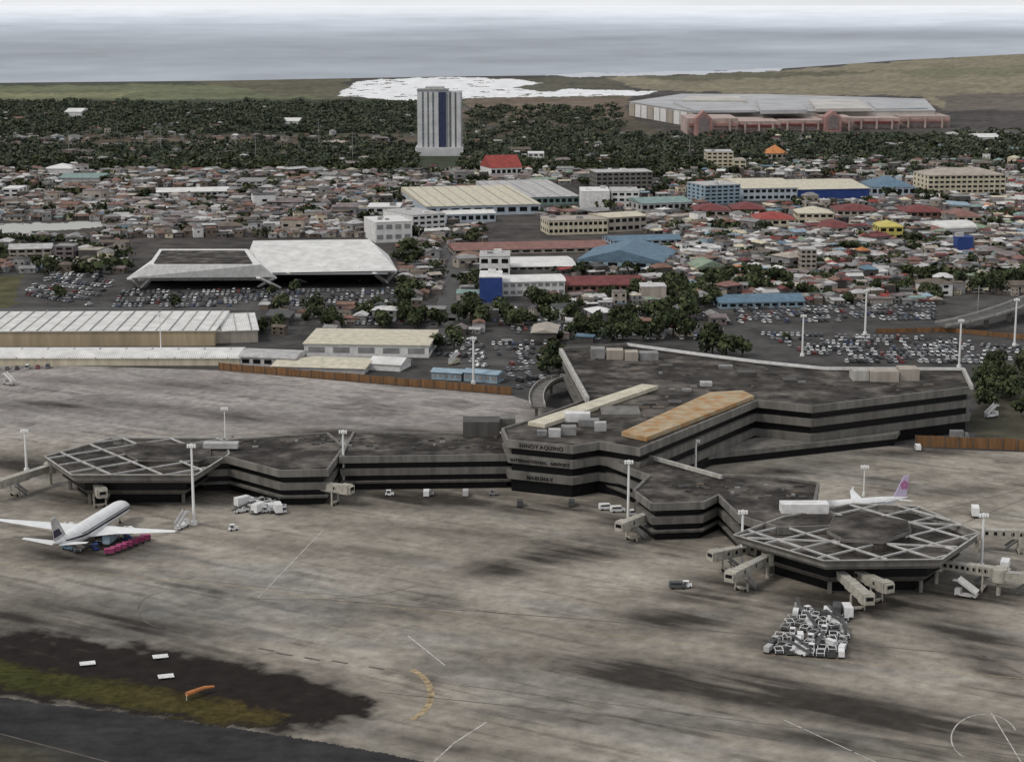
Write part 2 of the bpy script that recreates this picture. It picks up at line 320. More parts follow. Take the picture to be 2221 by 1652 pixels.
# ---------------------------------------------------------------- terminal
def polyh(pts,h): return ccw([G(x,y,h) for x,y in pts])
def bands(root,poly,zt,layers,off,conc='concrete',slope=0,roofdrop=.7,roof='roof_felt'):
    first=True
    for z0,z1,k in layers:
        b=MB()
        if k=='c':
            o0=offs(poly,-slope); o1=poly
            if first:
                inn=offs(poly,-.9); n=len(poly)
                b.loft([(p.x,p.y,z0) for p in o0],[(p.x,p.y,z1) for p in o1],cap1=False)
                for i in range(n):
                    j=(i+1)%n; b.face([(o1[i].x,o1[i].y,z1),(o1[j].x,o1[j].y,z1),(inn[j].x,inn[j].y,z1),(inn[i].x,inn[i].y,z1)])
                    b.face([(inn[i].x,inn[i].y,z1),(inn[j].x,inn[j].y,z1),(inn[j].x,inn[j].y,z1-roofdrop-.1),(inn[i].x,inn[i].y,z1-roofdrop-.1)])
                r=MB(); r.face([(p.x,p.y,z1-roofdrop) for p in offs(poly,-.85)]); r.build('roof',roof,root,off)
                first=False
            else: b.loft([(p.x,p.y,z0) for p in offs(poly,-.55-slope)],[(p.x,p.y,z1) for p in offs(poly,-.2)])
            b.build('concrete_band',conc,root,off)
        else:
            q=offs(poly,-2.0); b.prism(q,z0+.003,z1-.003); b.build('window_band','glass',root,off)
def boxroof(root,off,x0,x1,yb,yt,zb,depth,mat,name='plant_room'):
    a=G(x0,yb,zb); c=G(x1,yb,zb); h=Ht(a.y,yt)-zb
    b=MB(); b.prism([(a.x,a.y),(c.x,a.y),(c.x,a.y+depth),(a.x,a.y+depth)],zb,zb+max(h,.6)); return b.build(name,mat,root,off)
HZ=18.0
L18=[(15.3,18,'c'),(12.8,15.3,'g'),(10.0,12.8,'c'),(7.2,10.0,'g'),(4.5,7.2,'c'),(0,4.5,'g')]
L12=[(9.7,12,'c'),(7.5,9.7,'g'),(5.2,7.5,'c'),(3.2,5.2,'g'),(2.4,3.2,'c'),(0,2.4,'g')]
off=G(1300,1000); T=thing('terminal_building','main concrete terminal with dark window bands, rust streaked roof strip and lettered rounded head','terminal',off)
MAINP=[(1087,928),(1098,953),(1243,967),(1300,958),(1388,972),(1642,868),(1762,880),(2110,838),(2092,800),(1790,797),(1640,783),(1500,765),(1360,745),(1218,757),(1275,862),(1140,912)]
MP=polyh(MAINP,HZ); bands(T,MP,HZ,L18,off)
LM.append(('the main terminal',1600,880)); GUARD.append((1190,2130,742,1000))
def roofslab(pts,z,th,mat,name): b=MB(); b.prism(polyh(pts,z),z-th,z); return b.build(name,mat,T,off)
roofslab([(1145,914),(1182,920),(1428,836),(1393,832)],HZ+.9,1.4,'roof_cream','skylight_strip')
roofslab([(1348,936),(1402,948),(1636,858),(1610,846),(1540,850)],HZ+1,1.5,'roof_rust','roof_strip')
def wallline(pts,z0,z1,w,mat,name,root,off):
    p=[G(x,y,z1) for x,y in pts]
    for i in range(len(p)-1):
        b=MB(); a,c=p[i].copy(),p[i+1].copy(); a.z=c.z=(z0+z1)/2; b.bar(a,c,w,z1-z0); b.build(name,mat,root,off)
wallline([(1360,744),(1500,763),(1640,781),(1790,796),(2090,797)],HZ-.1,HZ+1.0,.7,'white','parapet',T,off)
wallline([(1216,755),(1274,861)],HZ-.1,HZ+2,1.4,'concrete_light','parapet',T,off); wallline([(1218,755),(1360,745)],HZ-.1,HZ+1,.9,'concrete','parapet',T,off)
wallline([(2090,798),(2108,836)],HZ-.1,HZ+1.4,1.2,'concrete_light','parapet',T,off)
for x0,x1,yb,yt,d,mt in [(1282,1312,778,757,6,'grey'),(1316,1352,780,760,6,'beige'),(1356,1384,783,764,6,'beige'),(1388,1428,782,766,6,'grey'),(1850,1885,826,804,8,'concrete_light'),(1888,1950,828,806,8,'beige'),(1952,1994,826,801,8,'beige'),
   (1190,1216,948,932,3,'lightgrey'),(1218,1250,944,926,4,'grey'),(1225,1280,915,897,4,'white'),(1255,1300,925,911,4,'grey'),(1290,1315,935,917,3,'lightgrey'),(1165,1186,945,935,3,'grey'),(1305,1390,905,898,14,'concrete'),
   (1450,1480,880,873,5,'concrete_dark'),(1520,1545,838,830,4,'lightgrey'),(1430,1460,800,793,5,'concrete_dark'),(1600,1640,815,808,6,'concrete_dark'),(1700,1730,830,824,5,'concrete_dark'),(1560,1590,800,794,4,'grey'),(1480,1500,850,845,3,'grey')]:
    boxroof(T,off,x0,x1,yb,yt,HZ-.7,d,mt,'plant_room')
rr=random.Random(3)
for i in range(95):
    x=rr.uniform(1150,2050); y=rr.uniform(775,940)
    if inside(MAINP,np.array([x]),np.array([y-4.]))[0] and inside(MAINP,np.array([x+14]),np.array([y-12.]))[0]:
        boxroof(T,off,x,x+rr.choice([rr.uniform(3,9),rr.uniform(8,30)]),y,y-rr.uniform(2,5),HZ-.7,rr.uniform(.5,2.2),rr.choice(['grey','concrete','brown','concrete_dark','concrete_dark','brown','darkgrey']),'roof_unit')
PD=[(1480,998),(1545,984),(1945,941),(1962,918),(1640,948),(1560,970)]
b=MB(); b.prism(polyh(PD,4.4),2.6,4.4); b.build('podium_band','concrete',T,off)
b=MB(); b.prism(offs(polyh(PD,4.4),-1.0),0,2.597); b.build('podium_glass','glass',T,off)
def lettering(txt,a,c,z,size,parent,off,frac=.5,out=.12,mat='lettering'):
    cu=bpy.data.curves.new('sign_lettering','FONT'); cu.body=txt; cu.size=size; cu.align_x='CENTER'; cu.extrude=.05; cu.space_character=1.15; cu.offset=.04
    tmp=bpy.data.objects.new('tmp',cu); col.objects.link(tmp); bpy.context.view_layer.update()
    me=bpy.data.meshes.new_from_object(tmp.evaluated_get(bpy.context.evaluated_depsgraph_get())); bpy.data.objects.remove(tmp)
    me.materials.clear(); me.materials.append(MT[mat])
    o=bpy.data.objects.new('sign_lettering',me); col.objects.link(o); d=(c-a).normalized(); n=Vector((d.y,-d.x)); p=a+(c-a)*frac+n*out
    o.rotation_euler=(math.pi/2,0,math.atan2(d.y,d.x)); o.location=(p.x-off[0],p.y-off[1],z); o.parent=parent
a=G(1098,953,HZ).xy; c=G(1243,967,HZ).xy
lettering('NINOY',a,c,15.9,1.9,T,off,frac=.34); lettering('AQUINO',a,c,15.9,1.9,T,off,frac=.68)
lettering('INTERNATIONAL',a,c,10.7,1.5,T,off,frac=.33,out=-.18); lettering('AIRPORT',a,c,10.7,1.5,T,off,frac=.80,out=-.18); lettering('MABUHAY',a,c,5.1,1.8,T,off,out=-.18)
# left concourse
off=G(900,1060); C1=thing('terminal_concourse','low straight concrete concourse running left from the terminal head, flat dark roof','concourse',off)
bands(C1,polyh([(735,990),(1112,985),(1112,940),(765,935)],12),12,L12,off)
bands(C1,polyh([(425,992),(492,990),(605,1020),(712,1018),(748,968),(712,937),(500,952),(430,960)],12.05),12.05,[(9.75,12.05,'c'),(7.55,9.75,'g'),(5.25,7.55,'c'),(3.25,5.25,'g'),(2.45,3.25,'c'),(0,2.45,'g')],off)
b=MB(); b.prism(polyh([(1004,915),(1084,915),(1084,902),(1004,902)],17),11.5,17); b.build('stair_tower','concrete_dark',C1,off)
for k in range(3):
    p=G(1010+k*26,916,14); b=MB(); b.box((p.x+1.5,p.y-.05,14),(2.6,.2,2)); b.build('window','glass',C1,off)
boxroof(C1,off,1084,1118,935,908,11.4,8,'concrete','plant_room')
for i in range(44):
    x=rr.uniform(500,1080); y=rr.uniform(948,976)
    boxroof(C1,off,x,x+rr.uniform(3,16),y,y-rr.uniform(1.5,5),11.3,1.2,rr.choice(['grey','concrete_dark','concrete_dark','darkgrey','brown']),'roof_unit')
# right concourse
off=G(1500,1120); C2=thing('terminal_concourse','angled concrete concourse stepping down right from the terminal head to the near satellite','concourse',off)
CP=[(1300,990),(1405,1030),(1372,1062),(1412,1092),(1528,1088),(1558,1073),(1602,1118),(1690,1143),(1850,1138),(1800,1105),(1770,1085),(1778,1045),(1690,1032),(1565,1028),(1392,982)]
bands(C2,polyh(CP,12),12,L12,off)
RP_=polyh([(1795,1148),(1830,1166),(1915,1170),(1975,1148),(1968,1128),(1880,1112),(1810,1118)],13.2)
b=MB(); b.prism(RP_,9.4,13.2); b.build('raised_roof','roof_felt',C2,off)
b=MB(); b.prism(offs(RP_,.25),12.0,13.0); b.build('raised_roof_edge','concrete',C2,off)
boxroof(C2,off,1695,1798,1114,1094,11.3,5,'white','plant_room')
wallline([(1392,982),(1565,1030)],12,13.2,1,'concrete_light','parapet',C2,off)
for i in range(30):
    x=rr.uniform(1440,1740); y=rr.uniform(1042,1072)+(x-1440)*.05
    boxroof(C2,off,x,x+rr.uniform(3,16),y,y-rr.uniform(1.5,5),11.3,1.2,rr.choice(['grey','concrete_dark','concrete_dark','darkgrey','brown']),'roof_unit')
def satellite(label,pts,h,fam,excl,at):
    off=G(*at); S=thing('satellite_lounge',label,'terminal satellite',off); p=polyh(pts,h); n=len(p)
    inn=offs(p,-.7); lo=offs(p,-1.8); b=MB()
    b.loft([(q.x,q.y,h-3) for q in lo],[(q.x,q.y,h) for q in p],cap1=False)
    for i in range(n):
        j=(i+1)%n; b.face([(p[i].x,p[i].y,h),(p[j].x,p[j].y,h),(inn[j].x,inn[j].y,h),(inn[i].x,inn[i].y,h)])
        b.face([(inn[i].x,inn[i].y,h),(inn[j].x,inn[j].y,h),(inn[j].x,inn[j].y,h-2.1),(inn[i].x,inn[i].y,h-2.1)])
    b.build('fascia','concrete',S,off)
    r=MB(); r.face([(q.x,q.y,h-2) for q in offs(p,-.6)]); r.build('roof','roof_felt',S,off)
    b=MB(); b.prism(offs(p,-5),5.2,h-3.003); b.build('window_band','glass',S,off)
    b=MB(); b.loft([(q.x,q.y,3.4) for q in offs(p,-6.5)],[(q.x,q.y,5.2) for q in offs(p,-4.4)]); b.build('concrete_band','concrete',S,off)
    b=MB(); b.prism(offs(p,-9),0,3.397); b.build('ground_floor','glass',S,off)
    for q in offs(p,-7):
        b=MB(); b.box((q.x,q.y,1.7),(1,1,3.39)); b.build('column','concrete',S,off)
    c0=sum((q for q in p),Vector((0,0)))/n; inset=offs(p,-.3)
    for k,(deg,sp) in enumerate(fam):
        d=Vector((math.cos(math.radians(deg)),math.sin(math.radians(deg)))); nn=Vector((-d.y,d.x))
        for s in np.arange(-60,60.1,sp):
            t=np.arange(-70,70,.4); X=c0.x+nn.x*s+d.x*t; Y=c0.y+nn.y*s+d.y*t
            ins=inside(inset,X,Y)
            for e in excl: ins&=~inside(e,X,Y)
            run=np.flatnonzero(np.diff(np.concatenate([[0],ins.astype(int),[0]])))
            for a_,b_ in zip(run[::2],run[1::2]):
                if (b_-a_)*.4<2.5: continue
                z=h+.05+.09*k; b=MB(); b.bar((X[a_],Y[a_],z),(X[b_-1],Y[b_-1],z),.42,.5); b.build('roof_beam','beam_white',S,off)
    for i in range(n):
        a,c=p[i],p[(i+1)%n]; b=MB(); b.bar((a.x,a.y,h+.14),(c.x,c.y,h+.14),.45,.24); b.build('rim','concrete_light',S,off)
    return S,off
LR=polyh([(268,978),(300,995),(430,995),(455,985),(455,962),(300,958)],12.3)
NODE=polyh([(425,992),(492,990),(605,1020),(748,968),(712,937),(500,952),(430,960)],12.05)
S1,o1=satellite('left hexagonal satellite with white beams on its roof beside the parked airliner',[(97,990),(155,1030),(425,1030),(497,985),(490,950),(240,950)],11.5,[(38,11),(-52,13)],[LR,NODE],(290,1070))
b=MB(); b.prism(LR,9.4,12.3); b.build('raised_roof','roof_felt',S1,o1)
b=MB(); b.prism(offs(LR,.25),11.4,12.1); b.build('raised_roof_edge','concrete',S1,o1)
boxroof(S1,o1,440,515,973,962,12.1,4,'lightgrey')
S2,o2=satellite('near right hexagonal satellite with criss crossing white beams on its roof',[(1592,1160),(1787,1216),(2043,1213),(2126,1156),(1990,1098),(1850,1092),(1700,1120)],11.5,[(36,9.5),(-54,11),(-9,23)],[RP_,polyh(CP,12)],(1860,1270))
GUARD+=[(0,1110,900,1100)]
# ---------------------------------------------------------------- airliners
def airliner(label,nose,tail_dir,L,span,D,stripe,fin,logo=False,name='airliner',fk=1.3):
    ang=math.atan2(-tail_dir[1],-tail_dir[0]); d=Vector((math.cos(ang),math.sin(ang))); c=Vector((nose[0],nose[1]))-d*L/2
    R=thing(name,label,'airplane',(c.x,c.y,0),ang); zc=D*.5+1.9*D/5; n=20
    st=[(0,.06,.32),(.05,.2,.27),(.12,.45,.19),(.2,.72,.1),(.28,.93,.03),(.34,1,0),(.6,1,0),(.85,1,0),(.9,.93,-.02),(.94,.78,-.06),(.97,.56,-.11),(.99,.32,-.15),(1,.05,-.17)]
    ring=lambda t,r,dz,k=0:[(-L/2+t*L,math.cos(2*math.pi*i/n)*(r*D/2+k),zc+dz*D+math.sin(2*math.pi*i/n)*(r*D/2+k)) for i in range(n)]
    b=MB()
    for i in range(len(st)-1): b.loft(ring(*st[i]),ring(*st[i+1]),cap0=(i==0),cap1=(i==len(st)-2))
    fu=b.build('fuselage','white_metal',R,smooth=True)
    def band(nm,a0,a1,i0,i1,mt,k):
        for sg in (1,-1):
            b=MB()
            for i in range(i0,i1):
                pt=lambda s,a:(-L/2+s[0]*L,sg*math.cos(a)*(s[1]*D/2+k),zc+s[2]*D+math.sin(a)*(s[1]*D/2+k))
                b.face([pt(st[i],a0),pt(st[i+1],a0),pt(st[i+1],a1),pt(st[i],a1)])
            b.build(nm,mt,fu)
    band('cheatline',-.12,.14,2,10,stripe,.05); band('window_row',.24,.34,4,9,'carglass',.06)
    band('cockpit_window',.45,.8,10,11,'carglass',.05)
    for s in (1,-1):
        b=MB(); z0=zc-.3*D; ty=span/2; tz=z0+.055*span
        sec=lambda y,x0,x1,z,th:[(x0,s*y,z),(x0-(x0-x1)*.3,s*y,z+th*.6),(x1,s*y,z+.05),(x0-(x0-x1)*.3,s*y,z-th*.4)]
        a=sec(D*.3,.13*L,-.13*L,z0,.035*L*.7); m=sec(span*.17,.045*L,-.10*L,z0+.018*span,.02*L); e=sec(ty,-.085*L,-.125*L,tz,.004*L)
        b.loft(a,m,cap1=False); b.loft(m,e,cap0=False); w=b.build('wing','white_metal',R)
        b=MB(); b.loft([(-.09*L,s*ty,tz),(-.11*L,s*(ty-.02),tz),(-.125*L,s*ty,tz)],[(-.115*L,s*(ty+.35),tz+.036*span),(-.125*L,s*(ty+.33),tz+.036*span),(-.135*L,s*(ty+.35),tz+.036*span)]); b.build('winglet','white_metal',w)
        ey=s*span*.165; ex=.085*L; ez=z0-.16*D; er=.25*D; b=MB()
        prof=[(ex+.045*L,er*.85),(ex+.03*L,er),(ex-.01*L,er*.92),(ex-.04*L,er*.6)]
        for i in range(3): b.tube((prof[i][0],ey,ez),(prof[i+1][0],ey,ez),prof[i][1],prof[i+1][1],14)
        b.bar((ex,ey,ez+er),(ex-.05*L,ey,z0+.02*span),.25,.8); en=b.build('engine','white_metal',R)
        b=MB(); b.tube((ex+.0455*L,ey,ez),(ex+.04*L,ey,ez),er*.75,er*.75,14); b.build('intake','darkgrey',en)
        b=MB(); z=zc+.13*D; b.loft(sec(D*.18,-.375*L,-.465*L,z,.3),sec(.17*span,-.445*L,-.48*L,z+.025*span,.1)); b.build('tailplane','white_metal',R)
        b=MB(); gx=-.03*L; gy=s*D*.75; b.tube((gx,gy,.5*D/5),(gx,gy,z0),.18,.18)
        for k in (-.7,.7): b.tube((gx+k,gy-.4,.55),(gx+k,gy+.4,.55),.55,.55,12)
        b.build('landing_gear','darkgrey',R)
    b=MB(); gx=.38*L; b.tube((gx,0,.4),(gx,0,zc-.4*D),.13,.13); b.tube((gx,-.35,.42),(gx,.35,.42),.42,.42,12); b.build('nose_gear','darkgrey',R)
    b=MB(); zf=zc+.4*D; fh=fk*D; f0=[(-.335*L,zf),(-.475*L,zf),(-.50*L,zf+fh),(-.445*L,zf+fh)]
    b.loft([(x,-.2,z) for x,z in f0],[(x,.2,z) for x,z in f0]); fn=b.build('tail_fin',fin,R)
    if logo:
        for s in (1,-1):
            b=MB(); cx,cz=-.45*L,zf+fh*.55
            for k in range(5):
                a=2*math.pi*k/5+.3; ox,oz=cx+math.cos(a)*.85,cz+math.sin(a)*.85
                b.face([(ox+.75*math.cos(t*math.pi/5),s*(.23+.004*k),oz+.75*math.sin(t*math.pi/5)) for t in range(10)])
            b.build('flower_emblem','plum',fn)
    else:
        for s in (1,-1):
            b=MB(); b.face([(-.38*L,s*.22,zf+fh*.12),(-.48*L,s*.22,zf+fh*.12),(-.488*L,s*.22,zf+fh*.45),(-.42*L,s*.22,zf+fh*.45)]); b.build('fin_emblem','navy',fn)
    return R
n=G(277,1090,5); airliner('white airliner with dark stripe parked nose in at the left satellite',n,(-11,-48),52,60,5.4,'navy','lightgrey')
n=G(1772,1090,5); airliner('white airliner with pink flower tail showing behind the near right satellite',n,(27,7.5),32,30,3.9,'paleblue','lilac',True,fk=1.75)
# ---------------------------------------------------------------- jet bridges
def jetbridge(label,A,B,z=4.6,win=0):
    a=G(*A); b_=G(*B); R=thing('jet_bridge',label,'jet bridge',a); d=(b_-a); L=d.length; d.normalize(); ang=math.atan2(d.y,d.x); R.rotation_euler=(0,0,ang)
    b=MB(); b.tube((0,0,z-.6),(0,0,z+3.0),2.0,2.0,14); b.tube((0,0,0),(0,0,z-.6),.6,.6,10); b.build('rotunda','bridge',R)
    t=MB(); t.box((L*.30+.5,0,z+1.2),(L*.56,2.2,2.2)); t1=t.build('tunnel','bridge',R)
    t=MB(); t.box((L*.72,0,z+1.25),(L*.48,2.7,2.6)); t2=t.build('tunnel','bridge',R)
    t=MB(); t.box((L*.30,0,z+2.36),(L*.5,2.4,.12)); t.build('tunnel_roof','concrete_light',t1)
    for k in range(5):
        t=MB(); t.box((L*(.52+.09*k),0,z+1.25),(.16,2.85,2.75)); t.build('frame_rib','concrete_light',t2)
    c=MB(); c.box((L-.2,0,z+1.3),(3.2,3.5,2.9)); c.box((L+1.8,0,z+1.2),(.9,2.9,2.5)); cb=c.build('cab','bridge',R)
    g=MB(); g.box((L+2.27,0,z+1.6),(.1,2.0,1.0)); g.build('window','glass',cb)
    s=MB()
    for k in (-1.9,1.9): s.box((L*.74,k,z*.5+.2),(.45,.45,z+.2))
    s.box((L*.74,0,1.0),(.8,4.2,.6)); s.build('support_leg','bridge',R)
    for k in (-1.4,1.4):
        w=MB(); w.tube((L*.74,k-.25,.6),(L*.74,k+.25,.6),.6,.6,12); w.build('wheel','tyre',R)
    s=MB(); s.bar((L*.86,2.6,z),(L*.86-5.5,2.6,.2),.9,.3); s.bar((L*.86,3.05,z+1),(L*.86-5.5,3.05,1.2),.06,.9); s.build('stair','grey',R)
    for k in range(win):
        for sg in (1,-1):
            xx=2.6+(L*.8-3)*k/max(win-1,1)
            w=MB(); w.box((xx,sg*(1.12 if xx<L*.47 else 1.37),z+1.4),(.9,.06,1)); w.build('window','glass',R)
for lab,A,B,w in [('grey jet bridge at the far left edge of the picture',(110,1050),(5,1085),0),('grey jet bridge docked at the nose of the parked airliner',(205,1085),(222,1106),0),('grey jet bridge sticking out right from the left concourse node',(655,1085),(752,1098),3),
 ('short grey jet bridge left of the right concourse node',(1425,1150),(1350,1180),2),('upper grey jet bridge on the left side of the near satellite',(1640,1228),(1552,1246),4),('lower grey jet bridge on the left side of the near satellite',(1665,1252),(1588,1292),3),
 ('grey jet bridge pointing down from the front of the near satellite',(1808,1278),(1878,1342),0),('grey jet bridge in front of the near satellite, right of the downward one',(1850,1285),(1918,1316),2),('long windowed jet bridge right of the near satellite',(2030,1265),(2170,1285),8),
 ('grey jet bridge at the right edge above the windowed one',(2118,1195),(2240,1200),5),('grey jet bridge at the right edge, lowest of the right side',(2165,1290),(2260,1300),0)]: jetbridge(lab,A,B,4.6,w)
# ---------------------------------------------------------------- masts
def mast(label,x,yb,yt,r=.5):
    p=G(x,yb); h=Ht(p.y,yt); R=thing('floodlight_mast',label,'floodlight',p)
    b=MB(); b.tube((0,0,0),(0,0,h),r,r*.6,10); b.tube((0,0,0),(0,0,1.2),r*2,r*1.8,10); b.build('pole','pole_white',R)
    b=MB(); b.box((0,0,h-.3),(2.8,.4,.25)); b.box((0,0,h-1.2),(2.8,.4,.2)); b.build('crossarm','pole_white',R)
    for k in (-1.1,-.38,.38,1.1):
        b=MB(); b.box((k,-.35,h-.7),(.5,.45,.7),taper=.8); b.build('lamp_head','lamp',R)
for lab,x,yb,yt in [('floodlight mast behind the left jet bridge at the left edge',58,1022,930),('tall floodlight mast right of the parked airliner wing',421,1137,962),('floodlight mast standing before the left concourse node',746,1060,932),('thin mast behind the left satellite roof',489,965,882),
 ('white floodlight mast behind the blue sheds and brown fence',1027,832,730),('floodlight mast left of the right concourse node',1362,1148,997),('floodlight mast in the gap behind the right concourse',1508,1030,952),('floodlight mast at the left corner of the near satellite',1608,1235,1105),('floodlight mast at the right corner of the near satellite',2128,1230,1112),
 ('floodlight mast in the car park, leftmost behind the terminal',1740,772,682),('tallest floodlight mast beyond the car park',1876,725,627),('floodlight mast above the right end of the terminal',2080,797,692),('floodlight mast at the right edge by the flyover',2200,750,647),('thin mast before the long ribbed hangar',350,785,678),('thin mast beside the tail of the far airliner',1873,1075,1008)]:
    mast(lab,x,yb,yt,.28 if 'thin' in lab else .5 if yb>900 else .55)
PLN=['thin pylon in the far woods, leftmost one','thin pylon second from left in the far woods','thin pylon third from left in the far woods','thin pylon fourth from left in the far woods','thin pylon fifth from left in the far woods','thin pylon just left of the white tower, nearest the houses','thin pylon sixth from left, in the brown clearing','thin pylon right of the red roofed chapel','thin pylon rising beyond the car park at right','thin pylon just right of the white tower']
for i,(x,yb,yt) in enumerate([(150,345,280),(255,300,262),(350,335,272),(555,345,288),(610,330,285),(765,350,285),(692,318,262),(1495,350,300),(2120,690,620),(1110,345,300)]):
    p=G(x,yb); h=Ht(p.y,yt); R=thing('pylon',PLN[i],'pylon',p)
    b=MB(); b.tube((0,0,0),(0,0,h),.5,.25,6); b.build('pole','grey',R); b=MB(); b.box((0,0,h*.92),(5,.3,.3)); b.box((0,0,h*.82),(6.5,.3,.3)); b.build('crossarm','grey',R)
# ---------------------------------------------------------------- fences
def fence(label,pts,h,step=6):
    p=[G(*q) for q in pts]; R=thing('blast_fence',label,'fence',p[0]); off=p[0]
    for i in range(len(p)-1):
        L=(p[i+1]-p[i]).length; n=max(1,int(L/step)); d=(p[i+1]-p[i])/n
        for k in range(n):
            a=p[i]+d*k; c=a+d*.97; b=MB(); hh=h*rr.uniform(.9,1.05); b.bar(a+Vector((0,0,hh/2)),c+Vector((0,0,hh/2)),.2,hh); b.build('panel','fence_brown',R,off)
            b=MB(); b.box((a.x,a.y-.2,h*.53),(.35,.35,h*1.06)); b.build('post','brown',R,off)
fence('long rust brown blast fence behind the left apron',[(475,802),(830,832),(1110,856)],3.4,5.5)
fence('rust brown blast fence at the right edge behind the apron',[(1985,968),(2110,972),(2300,980)],4.2,5)
fence('brown barrier along the flyover behind the car park',[(1900,722),(2060,720),(2230,737)],2.4,9)
# flyover at the right edge
off=G(2150,720); FV=thing('flyover','raised grey road on piers curving in at the right edge beyond the car park','flyover',off)
fp=[G(x,y,z) for x,y,z in [(2040,706,3.0),(2090,697,4.5),(2140,684,6),(2190,668,7),(2250,645,7.5),(2330,612,7.5)]]
b=MB()
for i in range(5): b.bar(fp[i],fp[i+1],11,.9)
b.build('deck','concrete',FV,off)
b=MB()
for i in range(5): b.bar(fp[i]+Vector((0,0,.5)),fp[i+1]+Vector((0,0,.5)),9.6,.12)
b.build('carriageway','asphalt',FV,off)
for k in (5.3,-5.3):
    b=MB()
    for i in range(5):
        d=(fp[i+1]-fp[i]).normalized(); n_=Vector((-d.y,d.x,0))*k; b.bar(fp[i]+n_+Vector((0,0,.9)),fp[i+1]+n_+Vector((0,0,.9)),.35,1.1)
    b.build('parapet','concrete_light',FV,off)
for i in range(1,5):
    b=MB(); b.box((fp[i].x,fp[i].y,fp[i].z/2-.2),(2.2,1.6,fp[i].z-.4)); b.build('pier','concrete',FV,off)
GUARD.append((2035,2300,640,712))
# ---------------------------------------------------------------- buildings
WIN={}
def block(name,label,short,x0,x1,yb,yt,depth,wall='white',roof='grey',style='flat',floors=0,rise=None,cat='building',ov=.6,units=0,nx=None,winmat='glass',gtop=None,ribs=0):
    ybl,ybr=(yb if isinstance(yb,tuple) else (yb,yb))
    a=G(x0,ybl); c=G(x1,ybr); m=(a+c)/2; w=(c-a).length; ang=math.atan2(c.y-a.y,c.x-a.x); h=max(Ht(m.y,yt),2.5); d=depth
    ctr=m+Vector((-math.sin(ang),math.cos(ang),0))*d/2
    R=thing(name,label,cat,ctr,ang)
    b=MB(); b.box((0,0,h/2),(w,d,h)); b.build('wall',wall,R)
    x,y=w/2+ov,d/2+ov; z=h+.02; rs=rise if rise is not None else min(w,d)*.16
    b=MB()
    if style=='flat':
        b.box((0,0,h+.25),(w+.3,d+.3,.5))
        rf=b.build('roof',roof,R)
        rg=random.Random(int(x0*7+ybl))
        for k in range(units):
            s=rg.uniform(1.5,4); b=MB(); b.box((rg.uniform(-.4,.4)*w,rg.uniform(-.4,.4)*d,h+.5+s*.3),(s*1.4,s,s*.6)); b.build('roof_unit',rg.choice(['lightgrey','white','grey']),rf)
    else:
        e=[(-x,-y,z),(x,-y,z),(x,y,z),(-x,y,z)]
        if style=='gable': r=[(-x,0,z+rs),(x,0,z+rs)]
        elif style=='gable_y': r=[(0,-y,z+rs),(0,y,z+rs)]
        elif style=='hip': k=min(x,y)*.9; r=[(-x+k if x>y else 0,0 if x>y else -y+k,z+rs),(x-k if x>y else 0,0 if x>y else y-k,z+rs)]
        elif style=='shed': r=None
        if style=='shed': b.loft(e,[(-x,-y,z+.4),(x,-y,z+.4),(x,y,z+rs),(-x,y,z+rs)])
        elif style=='vault':
            N_=10; pr=[(-y*math.cos(math.pi*i/N_),rs*math.sin(math.pi*i/N_)) for i in range(N_+1)]
            b.loft([(-x,q,z+s) for q,s in pr],[(x,q,z+s) for q,s in pr])
        elif style=='gable_y':
            b.face([e[0],e[3],r[1],r[0]][::-1]); b.face([e[1],e[2],r[1],r[0]]); b.face([e[0],e[1],r[0]]); b.face([e[2],e[3],r[1]]); b.face(e[::-1])
        else:
            if style=='hip' and y>=x:
                b.face([e[0],e[1],r[0]]); b.face([e[1],e[2],r[1],r[0]]); b.face([e[2],e[3],r[1]]); b.face([e[3],e[0],r[0],r[1]])
            else:
                b.face([e[0],e[1],r[1],r[0]]); b.face([e[1],e[2],r[1]]); b.face([e[2],e[3],r[0],r[1]]); b.face([e[3],e[0],r[0]])
            b.face(e[::-1])
        rf=b.build('roof',roof,R)
        for k in range(ribs):
            xx=-x+2*x*(k+.5)/ribs; b=MB()
            if style=='shed': b.bar((xx,-y,z+.55),(xx,y,z+rs+.15),.5,.35)
            else: b.bar((xx,-y,z+.25),(xx,0,z+rs+.2),.5,.35); b.bar((xx,0,z+rs+.2),(xx,y,z+.25),.5,.35)
            b.build('roof_rib','concrete_light' if k%2 else 'grey',rf)
    if floors:
        fh=h/floors; n=nx or max(2,min(int(w/5),max(2,36//floors)))
        pw=w/n*.66; ph=fh*.46; key=(round(pw,1),round(ph,1),winmat)
        for f in range(floors):
            for k in range(n):
                px_=-w/2+w*(k+.5)/n; pz=fh*(f+.55)
                if key not in WIN:
                    b=MB(); b.box((0,0,0),(pw,.14,ph)); o=b.build('window',winmat,R); WIN[key]=o; o.location=(px_,-d/2-.02,pz)
                else: child_copy(WIN[key],R,(px_,-d/2-.02,pz),0)
            n2=min(n,4); sgn=1 if ctr.x<0 else -1
            for k in range(n2): child_copy(WIN[key],R,(sgn*(w/2+.02),-d/2+d*(k+.5)/n2,pz),math.pi/2)
    LM.append(('the '+short,(x0+x1)/2,(ybl+ybr)/2-8)); 
    bt=P((ctr.x,ctr.y+d/2,h))[1] if gtop is None else gtop
    GUARD.append((min(x0,x1)-3,max(x0,x1)+3,min(bt,yt),max(ybl,ybr)+8))
    return R
B=block
B('hangar','long hangar with white ribbed roof and tan wall at the left edge','long ribbed hangar',-160,466,(752,750),719,50,'tan','white_roof','shed',rise=1.6,cat='hangar',ribs=22)
B('hangar','white end block of the long ribbed hangar with brown lower wall','hangar end block',466,560,(745,742),718,44,'beige','white_roof','shed',rise=1.5,cat='hangar',ribs=3)
